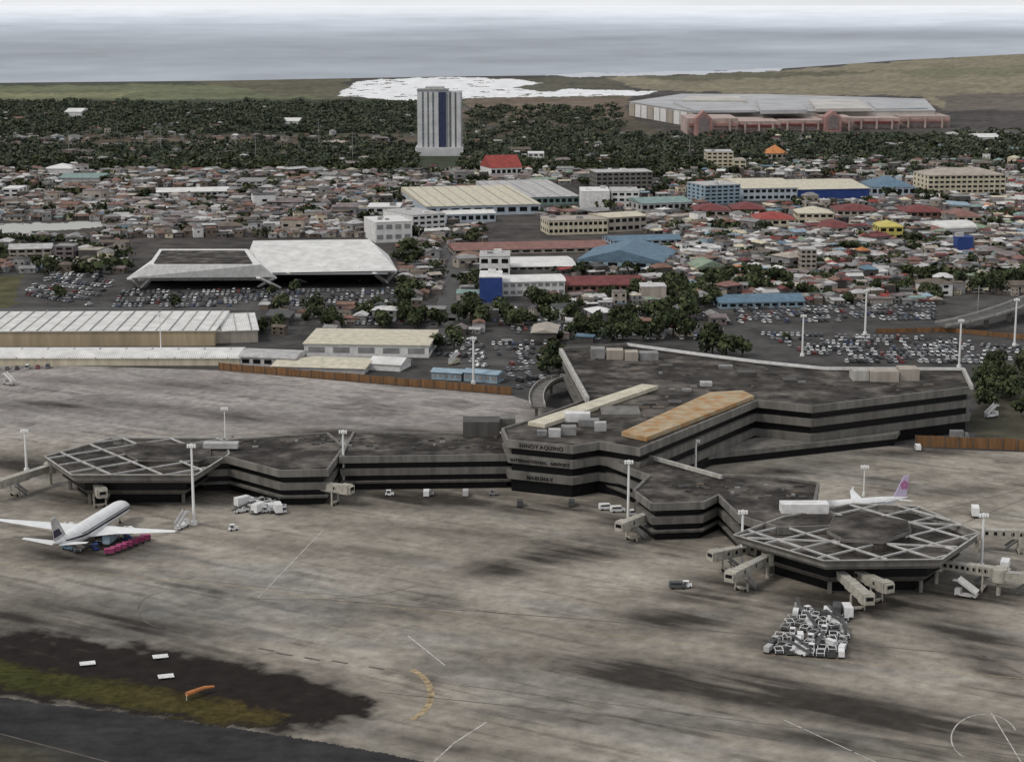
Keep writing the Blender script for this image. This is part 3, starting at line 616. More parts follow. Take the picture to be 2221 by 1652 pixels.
B('shed','lower vaulted white shed in front of the long ribbed hangar','vaulted shed',-160,520,(793,793),777,20,'cream','white_roof','vault',rise=2.6,cat='shed',ribs=12)
B('shed','glazed grey end of the vaulted shed beside the brown fence','glazed shed end',521,642,(793,798),776,16,'lightgrey','lightgrey','vault',rise=2.,cat='shed',floors=1)
B('warehouse','white warehouse with cream pitched roof right of the long hangar','cream roofed warehouse',660,930,(772,776),748,34,'white','roof_cream','shed',rise=1.5,cat='warehouse',floors=1,nx=5,winmat='grey')
B('shed','open shed with broad low cream roof behind the brown fence','low cream shed',590,790,(806,812),797,26,'lightgrey','roof_cream','gable',rise=1.5,cat='shed')
B('shed','small white roofed shed right of the low cream shed','small white shed',800,868,(802,806),790,14,'white','white_roof','gable',cat='shed')
B('shed','pale blue site shed behind the brown fence, left one','pale blue shed',936,1000,(822,826),808,8,'skyblue','skyblue','gable',rise=1.2,cat='shed',floors=1,nx=5,winmat='grey')
B('shed','pale blue site shed behind the brown fence, right one','right pale blue shed',1006,1078,(826,832),810,8,'skyblue','skyblue','gable',rise=1.2,cat='shed',floors=1,nx=5,winmat='grey')
B('office_building','bright blue fronted tall end of the white office beside the car park','blue fronted office',1040,1089,656,602,24,'blue','white','flat',floors=0,units=1)
B('office_building','low white office wing with long window rows right of the blue front','white office wing',1090,1225,(643,640),611,22,'white','white_roof','vault',rise=2,floors=2,nx=9,winmat='grey')
B('office_building','white block standing behind the blue fronted office','white block behind blue front',1040,1106,598,557,26,'white','lightgrey','flat',floors=2,units=2)
B('factory_building','white roofed factory hall left of the blue roofed hangar','white factory hall',1107,1250,(588,586),578,46,'grey','white_roof','gable',rise=1.5,floors=1,nx=8)
B('hangar','blue roofed hangar with broad gable in the middle of town','blue roofed hangar',1252,1437,(580,586),566,60,'skyblue','steelblue','gable_y',rise=7,cat='hangar',floors=1,nx=6)
B('warehouse','long blue roofed warehouse behind the blue roofed hangar','long blue warehouse',1330,1482,(532,528),521,30,'paleblue','steelblue','gable',rise=2,cat='warehouse',floors=1)
B('warehouse','long low building with dull red roof above the street','dull red warehouse',985,1320,(553,546),540,34,'beige','dullred','gable',rise=3,cat='warehouse',floors=1,nx=14)
B('warehouse','dark red roofed brick building right of the white office wing','dark red roofed building',1228,1395,(634,632),618,28,'rust','darkred','gable',rise=3.5,floors=1,nx=10)
B('factory_building','white factory block left of the cream roofed factory','white factory block',815,894,(527,524),482,36,'white','white','flat',floors=2,nx=4,units=3,winmat='grey')
B('factory_building','white three storey factory office with dark window rows','three storey factory office',895,966,(503,498),466,46,'white','lightgrey','flat',floors=3,nx=5,units=2)
B('house','small pale block above the white factory block','small pale block',797,868,476,450,30,'lightgrey','white','flat',floors=2,units=1)
B('factory_building','broad factory with cream sawtooth roof in mid town','cream roofed factory',925,1172,(470,464),446,120,'paleblue','roof_cream','shed',rise=4,floors=1,nx=10,ribs=9)
B('factory_building','low white and blue annex before the cream roofed factory','white blue annex',968,1075,(484,481),464,22,'paleblue','white_roof','gable',rise=2,floors=1)
B('factory_building','greenish white factory right of the cream roofed factory','greenish factory',1095,1256,(447,443),428,110,'teal','lightgrey','shed',rise=4,floors=1,ribs=6)
B('apartment_block','left white windowless block of the pair in mid town','left white block',1260,1322,455,416,36,'white','white','flat',units=2)
B('apartment_block','right white block of the pair, with windows','right white block',1326,1386,452,416,36,'white','lightgrey','flat',floors=3,units=2)
B('school_building','cream long two storey school with flat tan roof','cream school',1190,1318,(510,507),478,28,'cream','beige','flat',floors=2,nx=12,units=2)
B('school_building','beige block adjoining the cream school on its right','beige school block',1319,1402,(505,500),470,30,'beige','roof_cream','gable',rise=2,floors=2)
B('apartment_block','grey unfinished four storey block right of the tower','grey four storey block',1293,1415,(412,410),374,30,'concrete','lightgrey','flat',floors=4,nx=10,units=4)
B('house','pale teal roofed hall right of the white pair','teal roofed hall',1392,1502,(460,456),440,40,'lightgrey','teal','gable',rise=3,floors=1)
B('office_building','light blue five storey office in the right part of town','light blue office',1528,1605,(444,441),402,34,'skyblue','lightgrey','flat',floors=5,nx=6,units=2)
B('warehouse','pale fronted half of the cream roofed warehouse right of the light blue office','pale fronted warehouse',1610,1729,(436,434),408,90,'paleblue','roof_cream','gable',rise=4,cat='warehouse',floors=2)
B('warehouse','vivid blue walled half of the cream roofed warehouse','blue walled warehouse',1730,1885,(433,430),410,90,'blue','roof_cream','gable',rise=4,cat='warehouse')
B('hall','blue hip roofed hall right of the blue walled warehouse','blue hip roofed hall',1890,1985,425,406,50,'paleblue','steelblue','hip',rise=7,floors=1)
B('school_building','cream yellow four storey school with pale hip roof at the right','yellow school',2012,2180,(421,419),380,40,'cream','beige','hip',rise=5,floors=4,nx=14)
B('apartment_block','cream stepped block rising from trees right of the tower','cream stepped block',1533,1590,362,330,30,'cream','lightgrey','flat',floors=4,units=1)
B('apartment_block','lower cream annex right of the cream stepped block','low cream annex',1591,1618,365,348,30,'cream','beige','flat',floors=2)
B('chapel','white chapel with steep bright red roof below the tower','red roofed chapel',1065,1132,(382,380),364,34,'white','red','gable',rise=11,cat='chapel',floors=1)
B('pavilion','orange roofed round pavilion in the trees before the mall','orange pavilion',1662,1708,345,333,28,'beige','orange','hip',rise=8,floors=1)
B('house','wide white house among trees left of the red roofed cluster' ,'wide white house',1145,1180,349,333,24,'white','white','flat',floors=2)
for i,(x0,x1,yb,yt,w,r,l) in enumerate([(1505,1585,470,457,'beige','darkred','first'),(1590,1660,466,454,'rust','darkred','second'),(1640,1725,490,476,'cream','red','third'),(1815,1905,468,457,'beige','darkred','fifth'),(1960,2050,472,460,'rust','darkred','sixth'),(1780,1850,505,494,'beige','darkred','fourth'),(2060,2130,482,470,'cream','dullred','seventh')]):
    B('row_house','wide red roofed row house in right town, '+l+' from left','%s red row house'%l,x0,x1,yb,yt,34,w,r,'hip',rise=4,floors=1,cat='house')
B('house','cream villa with pale roof among the red row houses','cream villa',1732,1808,487,463,28,'cream','roof_cream','hip',rise=4,floors=2)
B('house','bright yellow painted building in right town','yellow painted building',1907,1958,521,492,24,'yellow','yellow','hip',rise=3,floors=2)
B('hall','white curved roof hall at the right part of town','white curved hall',2040,2116,(506,503),495,26,'white','white_roof','vault',rise=4)
B('house','cream house with green gable roof in right town','green gabled house',1512,1576,(597,595),580,20,'cream','green','gable_y',rise=4,floors=1)
B('shed','long blue roofed shed at the edge of the right car park','long blue shed',1562,1745,(670,666),655,20,'skyblue','steelblue','gable',rise=3,cat='shed',floors=1,nx=10)
B('water_tank_house','vivid blue square building in right town','vivid blue building',2076,2110,546,516,12,'blue','blue','flat',floors=0,units=1)
B('apartment_block','tall narrow beige block in right town','narrow beige block',1736,1770,592,542,14,'beige','lightgrey','flat',floors=5,nx=3)
B('warehouse','long white roofed warehouse in the left town','long white warehouse',340,498,(428,425),416,40,'lightgrey','white_roof','gable',rise=2,floors=1)
B('apartment_block','grey cube block right of the long white warehouse','grey cube block',512,570,412,394,34,'lightgrey','grey','flat',floors=3)
B('house','white house at the left edge of town','white edge house',5,42,428,410,26,'white','white','flat',floors=2)
B('house','teal roofed low hall in left woods edge','teal low hall',130,225,395,386,36,'lightgrey','teal','gable',rise=3)
B('house','white house at the edge of the left woods','woods edge white house',95,160,376,366,30,'white','white','hip',rise=4)
B('house','long pale house by the lake shore at the left','lakeside house',20,112,(562,560),540,18,'beige','lightgrey','gable',rise=2.5,floors=2)
B('house','tall grey house right of the lakeside house','tall lakeside house',120,160,565,535,14,'mauve','grey','flat',floors=3)
B('house','white roofed house far off in the left woods','far white house',140,176,253,243,60,'white','white_roof','gable',rise=4)
B('house','white hall far off in the left woods, left of tower','far white hall',612,648,270,263,60,'white','white_roof','gable',rise=3)
B('house','white hall at the right end behind the yellow school','far right white hall',2120,2170,307,298,50,'white','white_roof','gable',rise=3)
# tower
a=G(903,338); c=G(1003,338); m=(a+c)/2; w=(c-a).length; off=m+Vector((0,w*.35,0)); h=Ht(m.y,196)
TW=thing('apartment_tower','tall white apartment tower with blue glass stripe rising from the woods','tower',off,.0)
b=MB(); b.box((-.14*w,0,h/2),(w*.66,w*.6,h)); b.build('wall','tower_grey',TW); b=MB(); b.box((.3*w,1,h*.485),(w*.36,w*.55,h*.97)); b.build('side_wing','tower_grey',TW)
b=MB(); b.box((.07*w,-w*.31,h*.49),(w*.15,2.0,h*.96)); b.build('glass_stripe','navyglass',TW)
b=MB(); b.box((0,-1,4.5),(w*1.04,w*.8,9)); b.build('podium','tower_white',TW)
b=MB(); b.box((-.1*w,0,h+1.6),(w*.4,w*.4,3.2)); b.build('roof_house','lightgrey',TW); b=MB(); b.box((-.14*w,0,h+.3),(w*.69,w*.63,.6)); b.build('roof','grey',TW)
for xx,ww in [(-.42,.10),(-.29,.07),(-.18,.07),(-.06,.09),(.185,.06),(.30,.07),(.42,.09)]:
    b=MB(); b.box((xx*w,-w*.306 if xx<.17 else -w*.275,h*.49),(w*ww,1.8,h*.96)); b.build('facade_bay','tower_white',TW)
for f in range(24):
    z=11+(h-14)*f/23
    b=MB(); b.box((-.24*w,-w*.301,z),(w*.42,.3,1.2)); b.build('window_row','steelblue' if f%2 else 'grey',TW)
    b=MB(); b.box((.31*w,-w*.268,z),(w*.3,.3,1.2)); b.build('window_row','grey',TW)
    b=MB(); b.box((-.471*w,0,z),(.3,w*.5,1.1)); b.build('window_row','lightgrey',TW)
LM.append(('the white tower',950,330)); GUARD.append((898,1008,180,344))
# mall
off=G(1700,290); ML=thing('shopping_mall','vast mall with flat pale roofs and pink red front facing town','mall',off)
MLP=[(1366,222),(1508,244),(2028,241),(2005,216),(1660,206),(1480,205)]
MH=20
b=MB(); b.prism(polyh(MLP,MH),0,MH); b.build('wall','mallwall',ML,off)
b=MB(); b.prism(offs(polyh(MLP,MH),1),MH+.01,MH+1); b.build('roof','mallroof',ML,off)
for q,mt,z in [([(1508,240),(1640,239),(1610,222),(1460,221)],'mallroof',24),([(1650,239),(1750,238),(1735,214),(1640,214)],'mallroof',26),([(1770,236),(1890,235),(1860,215),(1755,215)],'mallwall',25),([(1900,236),(2012,234),(1975,218),(1880,218)],'mallroof',23),([(1480,218),(1620,218),(1600,208),(1490,208)],'mallwall',25)]:
    b=MB(); b.prism(polyh(q,z),MH+.9,z); b.build('raised_roof',mt,ML,off)
q0,q1=G(1366,222,MH),G(1508,244,MH)
for k in range(10):
    s0=q0.lerp(q1,(k+.08)/10); s1=q0.lerp(q1,(k+.92)/10); d=(q1-q0).normalized(); n_=Vector((d.y,-d.x,0))*1.0
    b=MB(); b.bar(Vector((s0.x,s0.y,9.5))+n_,Vector((s1.x,s1.y,9.5))+n_,1.2,18); b.build('wall_panel','white' if k%3 else 'beige',ML,off)
def mallbox(x0,x1,yb,yt,d,mt,nm):
    A=G(x0,yb); C_=G(x1,yb); hh=Ht(A.y,yt); b=MB(); b.prism([(A.x,A.y),(C_.x,A.y),(C_.x,A.y+d),(A.x,A.y+d)],0,hh); b.build(nm,mt,ML,off); return A,C_,hh
for x0,x1,yb,yt,mt,nm in [(1490,1600,292,257,'pink','front_wing'),(1600,1690,289,263,'pink','front_wing'),(1690,1790,285,261,'pink','front_wing'),(1790,1850,284,255,'pink','front_wing'),(1850,1950,280,256,'pink','front_wing'),(1950,2060,277,252,'pink','front_wing')]:
    A,C_,hh=mallbox(x0,x1,yb,yt,90,mt,nm)
    b=MB(); b.box(((A.x+C_.x)/2,A.y-1.5,hh*.62),((C_.x-A.x)*.94,4,hh*.18)); b.build('canopy_strip','darkred' if x0 in (1600,1850,1690) else 'pinkred',ML,off)
    b=MB(); b.box(((A.x+C_.x)/2,A.y-.6,hh*.2),((C_.x-A.x)*.96,2,hh*.22)); b.build('window_row','mauve',ML,off)
    for k in range(3):
        b=MB(); b.box((A.x+(C_.x-A.x)*(k+.5)/3,A.y-2.2,hh*.5),(2.6,4,hh)); b.build('pilaster','pink',ML,off)
for x in (1525,1805):
    A=G(x-18,294 if x<1600 else 286); C_=G(x+18,294 if x<1600 else 286); hh=Ht(A.y,258 if x<1600 else 254); q=Ht(A.y,240)
    b=MB(); tri=[(A.x,0),(C_.x,0),(C_.x,hh),((A.x+C_.x)/2,q),(A.x,hh)]; b.loft([(x_,A.y-6,z_) for x_,z_ in tri],[(x_,A.y+20,z_) for x_,z_ in tri]); b.build('entrance_gable','pinkred',ML,off)
    tri=[(A.x+4,4),(C_.x-4,4),(C_.x-4,hh),((A.x+C_.x)/2,q-5),(A.x+4,hh)]; b=MB(); b.loft([(x_,A.y-6.6,z_) for x_,z_ in tri],[(x_,A.y-6.02,z_) for x_,z_ in tri]); b.build('entrance_window','mauve',ML,off)
LM.append(('the shopping mall',1700,285)); GUARD.append((1350,2070,200,298))
# twin-roofed hall
off=G(560,620); HL=thing('exhibition_hall','twin roofed hall with sweeping white roofs before the car rows','hall',off)
def fr(p0,z0,p1,z1,mt,nm,mt1=None):
    a=ccw([G(x,y,z0) for x,y in p0]); c=ccw([G(x,y,z1) for x,y in p1]); b=MB(); b.loft([(q.x,q.y,z0) for q in a],[(q.x,q.y,z1) for q in c],0,mi1=1 if mt1 else None); return b.build(nm,[mt,mt1] if mt1 else mt,HL,off)
fr([(275,603),(598,601),(575,556),(340,556)],7.5,[(322,574),(566,574),(536,540),(346,540)],15,'white','roof')
fr([(333,571),(548,571),(530,543),(351,543)],15.02,[(335,571),(546,571),(528,543),(353,543)],15.5,'roof_felt','roof_deck')
fr([(566,592),(862,587),(842,552),(536,556)],8.5,[(546,532),(806,523),(800,519),(549,522)],18,'white_roof','roof')
fr([(320,612),(590,610),(570,572),(350,572)],0,[(312,598),(586,597),(566,562),(345,562)],7.3,'glass','wall'); fr([(590,612),(835,612),(822,572),(580,572)],0,[(590,596),(842,595),(824,560),(575,560)],8.2,'glass','wall')
for A_,B_,z,w_,h_ in [((285,600),(592,599),6.6,1.4,1.6),((300,606),(592,605),3.6,1.2,1.4),((580,593),(858,588),7.6,1.2,1.7),((620,603),(838,601),4.0,1.0,1.0)]:
    b=MB(); b.bar(G(*A_,z),G(*B_,z),w_,h_); b.build('balcony_band','white',HL,off)
for (x0,y0),(x1,y1),z in [((280,604),(298,624),8),((330,602),(308,624),7),((560,602),(606,624),9),((596,602),(562,622),7),((625,594),(662,612),8),((812,592),(838,614),9),((858,588),(838,612),7)]:
    b=MB(); b.bar(G(x0,y0,z),G(x1,y1,0),2.6,1.2); b.build('buttress','white',HL,off)
LM.append(('the twin roofed hall',560,600)); GUARD+=[(268,870,515,668)]
# ramp left of terminal
off=G(1190,885); RP=thing('access_ramp','curved concrete ramp with cream side walls left of the terminal roof','ramp',off)
pts=arc(1225,868,62,46,200,60,12); p=[G(x,y,7-2*i/12) for i,(x,y) in enumerate(pts)]
b=MB()
for i in range(12): b.bar(p[i],p[i+1],6,.8)
b.build('deck','concrete',RP,off)
for k in (2.8,-2.8):
    b=MB()
    for i in range(12):
        d=(p[i+1]-p[i]).normalized(); n_=Vector((-d.y,d.x,0))*k; b.bar(p[i]+n_+Vector((0,0,.9)),p[i+1]+n_+Vector((0,0,.9)),.35,1.6)
    b.build('side_wall','concrete_light',RP,off)
for i in (1,4,7,10):
    b=MB(); b.box((p[i].x,p[i].y,3),(1.2,1.2,6)); b.build('pier','concrete',RP,off)
# ---------------------------------------------------------------- vehicles
def carmesh(kind):
    b=MB()
    if kind=='car': Lh,Wd,h1,h2,c0,c1=4.3,1.75,.9,1.45,-1.4,.75
    else: Lh,Wd,h1,h2,c0,c1=4.8,1.85,1.05,2.0,-2.3,1.3
    w=Wd/2; l=Lh/2
    b.loft([(-l,-w*.95,.3),(l,-w*.9,.3),(l,w*.9,.3),(-l,w*.95,.3)],[(-l,-w,h1*.75),(l*.98,-w*.93,h1*.7),(l*.98,w*.93,h1*.7),(-l,w,h1*.75)])
    b.loft([(-l,-w,h1*.75),(l*.98,-w*.93,h1*.7),(l*.98,w*.93,h1*.7),(-l,w,h1*.75)],[(-l*.97,-w*.92,h1),(l*.55,-w*.9,h1),(l*.55,w*.9,h1),(-l*.97,w*.92,h1)])
    b.loft([(c0-.35,-w*.88,h1),(c1+.5,-w*.88,h1),(c1+.5,w*.88,h1),(c0-.35,w*.88,h1)],[(c0,-w*.74,h2-.06),(c1-.15,-w*.74,h2-.06),(c1-.15,w*.74,h2-.06),(c0,w*.74,h2-.06)],1)
    b.box(((c0+c1-.15)/2,0,h2-.02),(c1-c0-.1,w*1.5,.09))
    for x in (-l*.62,l*.62):
        for s in (-1,1): b.tube((x,s*(w-.2),.32),(x,s*(w+.02),.32),.32,.32,8,2)
    return b
CARMATS=[('white','car_white',.30),('silver','car_silver',.22),('black','car_black',.2),('grey','car_grey',.20),('red','car_red',.04),('blue','car_blue',.04)]
rc=random.Random(11); cars=[]
def lot(name,q,rows,step=2.7,fill=.85):
    A,B_,C_,D_=[G(*p) for p in q]
    for r in range(rows):
        t=(r+.5)/rows; a=A.lerp(D_,t); c=B_.lerp(C_,t); L=(c-a).length; n=int(L/step); ang=math.atan2(c.y-a.y,c.x-a.x); k=0
        for i in range(n):
            if rc.random()>fill*(.75+.4*math.sin(i*.37+r*1.7)): continue
            k+=1; p=a.lerp(c,(i+.5)/n); cars.append((p.y+rc.gauss(0,.35),p.x,ang+math.pi/2*rc.choice((1,-1))+rc.gauss(0,.06),name,rows-r,k))
lot('lot before twin roofed hall',[(265,632),(890,628),(888,665),(240,668)],6,2.8,1.0)
lot('lot at the left edge',[(130,592),(262,600),(190,668),(40,640)],7,2.8,.9)
lot('far right lot',[(1600,668),(2030,655),(2030,695),(1560,705)],6,3.0,.8)
lot('right lot behind the terminal',[(1640,722),(2080,735),(2140,790),(1800,790)],8,2.8,1.0)
lot('lot left of the terminal',[(1060,742),(1190,742),(1190,835),(1120,850)],9,2.9,.85)
lot('lot above the cream warehouse',[(690,676),(960,680),(960,708),(640,706)],4,3.2,.7)
lot('street before the office',[(1060,695),(1560,680),(1560,740),(1150,738)],7,3.3,.7)
lot('lot right of the warehouse',[(940,735),(1050,740),(1060,800),(950,790)],7,3.1,.7)
lot('lot by the flyover',[(2090,742),(2230,755),(2230,785),(2120,785)],4,3.2,.7)
lot('strip left of the tan hangar',[(-40,800),(120,795),(110,800),(-40,806)],1,4,.8)
cars.sort()
PM={}; stuff=MB()
for i,(y,x,a,name,row,k) in enumerate(cars):
    kd='van' if rc.random()<.25 else 'car'; q=rc.random(); acc=0
    for nm,mt,pb in CARMATS:
        acc+=pb
        if q<=acc: break
    if i<300:
        key=(kd,nm)
        if key not in PM:
            o=carmesh(kd).build('parked_'+kd,[mt,'carglass','tyre']); PM[key]=o; o['category']=kd
        else: o=PM[key].copy(); col.objects.link(o)
        o.location=(x,y,0); o.rotation_euler=(0,0,a)
        o['label']='%s %s, %s from left, %s row from front, %s'%(nm,kd,ordw(k),ordw(row),name); o['group']='vehicles parked in '+name
    else:
        m_=carmesh(kd); ca,sa=math.cos(a),math.sin(a); base=len(stuff.v); ci=[c_[0] for c_ in CARMATS].index(nm)
        stuff.v+=[(x+vx*ca-vy*sa,y+vx*sa+vy*ca,vz) for vx,vy,vz in m_.v]; stuff.f+=[tuple(base+j for j in f) for f in m_.f]; stuff.m+=[ci if mi==0 else 5+mi for mi in m_.m]
if stuff.v:
    o=stuff.build('distant_parked_cars',[c_[1] for c_ in CARMATS]+['carglass','tyre']); o['kind']='stuff'; tag(o,'mass of distant parked cars in the far rows of the lots','cars')
def wheels(R,xs,w,r=.4):
    for x in xs:
        for s in (-1,1):
            b=MB(); b.tube((x,s*(w-.25),r),(x,s*w,r),r,r,10); b.build('wheel','tyre',R)
def gse(kind,label,loc,rz,group=None,paint='white_metal'):
    R=thing(kind,label,{'service_van':'van','baggage_tug':'tug','baggage_cart':'cart','box_truck':'truck','belt_loader':'loader','cargo_dolly':'dolly','stair_truck':'truck'}[kind],loc,rz,group)
    if kind=='service_van':
        b=MB(); pr=[(-2.4,.4),(2.4,.4),(2.4,1.1),(1.7,1.25),(1.1,2.1),(-2.4,2.1)]; b.loft([(x,-.95,z) for x,z in pr],[(x,.95,z) for x,z in pr]); b.build('body',paint,R)
        b=MB(); b.face([(1.72,-.8,1.27),(1.72,.8,1.27),(1.14,.8,2.06),(1.14,-.8,2.06)]); b.build('windscreen','carglass',R)
        for s in (-1,1): b=MB(); b.box((-.5,s*.96,1.65),(3,.04,.5)); b.build('side_window','carglass',R)
        wheels(R,(-1.5,1.5),1.0,.36)
    elif kind=='box_truck':
        b=MB(); b.box((-1,0,2.1),(5,2.3,2.6)); b.build('cargo_box',paint,R); b=MB(); b.box((2.6,0,1.5),(1.7,2.2,1.9),taper=.85); b.build('cab',paint,R); b=MB(); b.box((3.38,0,1.9),(.1,1.7,.7)); b.build('windscreen','carglass',R)
        b=MB(); b.box((0,0,.65),(7,1.6,.3)); b.build('chassis','darkgrey',R); wheels(R,(-2.2,2.5),1.15,.5)
    elif kind=='baggage_tug':
        b=MB(); b.box((0,0,.65),(2.8,1.4,.6)); b.box((.8,0,1.05),(1.1,1.3,.3)); b.build('body',paint,R); b=MB(); b.box((-.5,0,1.25),(.6,1.1,.7)); b.build('seat','darkgrey',R)
        b=MB(); b.box((-.3,0,2.0),(1.6,1.4,.08)); [b.box((x,y,1.45),(.07,.07,1.1)) for x in (-1,.4) for y in (-.6,.6)]; b.build('canopy',paint,R); wheels(R,(-.9,.9),.75,.35)
    elif kind=='baggage_cart':
        b=MB(); b.box((0,0,.55),(3,1.5,.15)); b.build('deck','darkgrey',R); b=MB(); b.box((0,0,1.95),(3,1.5,.08)); b.box((-1.46,0,1.25),(.06,1.5,1.3)); b.box((1.46,0,1.25),(.06,1.5,1.3)); b.box((0,0,1.2),(2.7,1.1,1.1)); b.build('canopy',paint,R)
        b=MB(); b.box((2,0,.5),(1.1,.1,.1)); b.build('drawbar','darkgrey',R); wheels(R,(-1,1),.75,.28)
    elif kind=='cargo_dolly':
        b=MB(); b.box((0,0,.5),(3.2,2.2,.14)); [b.box((x,0,.62),(.12,2.2,.14)) for x in (-1.4,-.7,0,.7,1.4)]; b.build('frame','darkgrey',R)
        b=MB(); [b.box((x,y,.95),(.12,.12,.8)) for x in (-1.5,1.5) for y in (-1,1)]; [b.bar((-1.5,y,1.3),(1.5,y,1.3),.14,.14) for y in (-1,1)]; [b.bar((x,-1,1.3),(x,1,1.3),.14,.14) for x in (-1.5,1.5)]; b.build('rail',paint,R)
        b=MB(); b.box((2.2,0,.45),(1.3,.1,.1)); b.build('drawbar','darkgrey',R); wheels(R,(-1.1,1.1),.95,.25)
    elif kind=='belt_loader':
        b=MB(); b.box((0,0,.75),(4.6,1.8,.6)); b.build('chassis',paint,R); b=MB(); b.bar((-3.4,0,1.2),(3.4,0,3.0),.9,.3); b.build('belt','darkgrey',R); b=MB(); b.box((1.2,.7,1.6),(1,.5,1.1)); b.build('cab',paint,R); wheels(R,(-1.5,1.5),.95,.4)
    elif kind=='stair_truck':
        b=MB(); b.box((0,0,.8),(6,2,.5)); b.box((2.2,0,1.7),(1.6,1.9,1.3)); b.build('body',paint,R); b=MB(); b.bar((-3.2,0,1.2),(2.2,0,4.4),1.5,.35); b.box((2.9,0,4.5),(1.8,1.7,.2)); b.build('stair','lightgrey',R)
        for s in (-.8,.8): b=MB(); b.bar((-3.2,s,2.1),(2.2,s,5.3),.06,.9); b.build('handrail','white',R)
        wheels(R,(-2,2),1.0,.45)
    return R
GP={}
def place(kind,paint,label,x,y,rz,group=None,world=None):
    p=world or G(x,y)
    key=(kind,paint)
    if key not in GP: GP[key]=gse(kind,label,p,rz,group,paint); return GP[key]
    return copy_tree(GP[key],p,rz,label,group)
NM={'service_van':'van','box_truck':'truck','baggage_tug':'tug','baggage_cart':'cart','cargo_dolly':'dolly','belt_loader':'loader','stair_truck':'stair truck'}
PN={'white_metal':'white','lightgrey':'pale grey','grey':'grey','darkgrey':'dark grey','magenta':'pink','skyblue':'light blue','cream':'cream','blue':'blue','yellow':'yellow','steelblue':'slate blue'}
rg=random.Random(5)
A,B_,C_,D_=G(1722,1326),G(1846,1336),G(1836,1426),G(1655,1414)
for r in range(10):
    a=A.lerp(D_,r/9); c=B_.lerp(C_,r/9); n=int((c-a).length/2.5); ang=math.atan2(c.y-a.y,c.x-a.x)
    for i in range(n):
        if rg.random()<.06: continue
        p=a.lerp(c,(i+.5)/n); kd=rg.choice(['cargo_dolly']*7+['baggage_tug']*2+['baggage_cart']*2+['belt_loader'])
        if r==0 and i>n*.4: kd=rg.choice(['box_truck','service_van'])
        pt=rg.choice(['white_metal','white_metal','lightgrey','white_metal','white_metal','darkgrey'])
        place(kd,pt,'%s %s, %s row from front, %s from left, before near satellite'%(PN[pt],NM[kd],ordw(10-r),ordw(i+1)),0,0,ang+math.pi/2+rg.gauss(0,.35),'equipment packed before the near satellite',p)
for r in range(4):
    for i in range(8):
        if rg.random()<.15: continue
        p=G(515+i*13+r*3,1090+r*7); kd=rg.choice(['box_truck','service_van','cargo_dolly','cargo_dolly','baggage_tug','belt_loader']) ; pt=rg.choice(['white_metal','white_metal','lightgrey','white_metal'])
        place(kd,pt,'%s %s, %s row from front, %s from left, below concourse node'%(PN[pt],NM[kd],ordw(4-r),ordw(i+1)),0,0,rg.uniform(.6,2.2),'vehicles parked below the left concourse node',p)
for i in range(7): place('baggage_cart','magenta','pink baggage cart in the train behind the airliner tail, %s from left'%ordw(i+1),238+i*13,1203-i*5,.35,'pink carts behind the airliner')
SV=[(150,1192,'belt_loader','steelblue'),(172,1196,'cargo_dolly','lightgrey'),(190,1186,'cargo_dolly','grey'),(207,1192,'baggage_tug','blue'),(222,1180,'cargo_dolly','white_metal'),(240,1178,'box_truck','skyblue'),(258,1170,'cargo_dolly','grey'),(276,1172,'baggage_tug','blue'),(232,1162,'belt_loader','white_metal'),(216,1168,'baggage_cart','darkgrey')]
xs=sorted(s[0] for s in SV)
for x,y,kd,pt in SV:
    place(kd,pt,'%s %s serving the parked airliner, %s of the ten from left'%(PN[pt],NM[kd],ordw(xs.index(x)+1)),x,y,rg.uniform(0,3))
for i,(x,pt) in enumerate([(845,'white_metal'),(925,'white_metal'),(932,'grey'),(1010,'lightgrey'),(1070,'grey')]): place('service_van' if i%2 else 'baggage_tug',pt,'%s vehicle under the left concourse, %s from left'%(PN[pt],ordw(i+1)),x,1075-(x-845)*.005,1.57 if i%2 else 0)
for i,x in enumerate([1128,1240]): place('service_van','darkgrey','dark van parked below the lettered terminal head, %s one'%('left' if i==0 else 'right'),x,1096,1.57)
for i,(x,y) in enumerate([(1315,1105),(1340,1110),(1378,1118)]): place('service_van','white_metal','white van in the corner right of the terminal head, %s from left'%ordw(i+1),x,y,.2)
for x,y,kd,pt,l,rz in [(506,1150,'baggage_tug','white_metal','lone white tug on open apron right of the tall mast',.5),(395,1145,'stair_truck','white_metal','white stair truck by the wing tip of the parked airliner',1.2),(1470,1276,'service_van','darkgrey','dark van left of the near satellite bridges, left one',0),(1490,1274,'baggage_tug','white_metal','white tug left of the near satellite bridges, right one',0),
  (2114,1118,'box_truck','white_metal','white box truck alone on the apron right of the far airliner',1.4),(2180,1236,'box_truck','white_metal','white box truck between the right edge jet bridges',1.2),(2150,905,'stair_truck','white_metal','white stair truck behind the right brown fence',.6),(2080,952,'box_truck','grey','grey truck parked under the right end of the terminal',0),(1990,975,'service_van','white_metal','white van just left of the right brown fence',1.5),
  (20,835,'stair_truck','lightgrey','pale stair truck on the back apron at the left edge',2.5),(985,790,'stair_truck','cream','cream stair truck parked behind the pale blue sheds',.9),(2095,1295,'stair_truck','lightgrey','grey stair truck below the long windowed jet bridge',2.6)]: place(kd,pt,l,x,y,rz)
for x,y,l in [(190,1441,'white marker board on the grass, leftmost of three'),(348,1426,'white marker board on the scorched strip, upper one of three'),(360,1469,'white marker board on the grass, lower right of three')]:
    p=G(x,y); R=thing('marker_board',l,'sign',p); b=MB(); b.box((0,0,.45),(3.8,2.6,.12),rz=.3); b.build('panel','white',R)
    for sx in (-1.3,1.3): b=MB(); b.box((sx,0,.2),(.12,1.2,.39)); b.build('leg','grey',R)
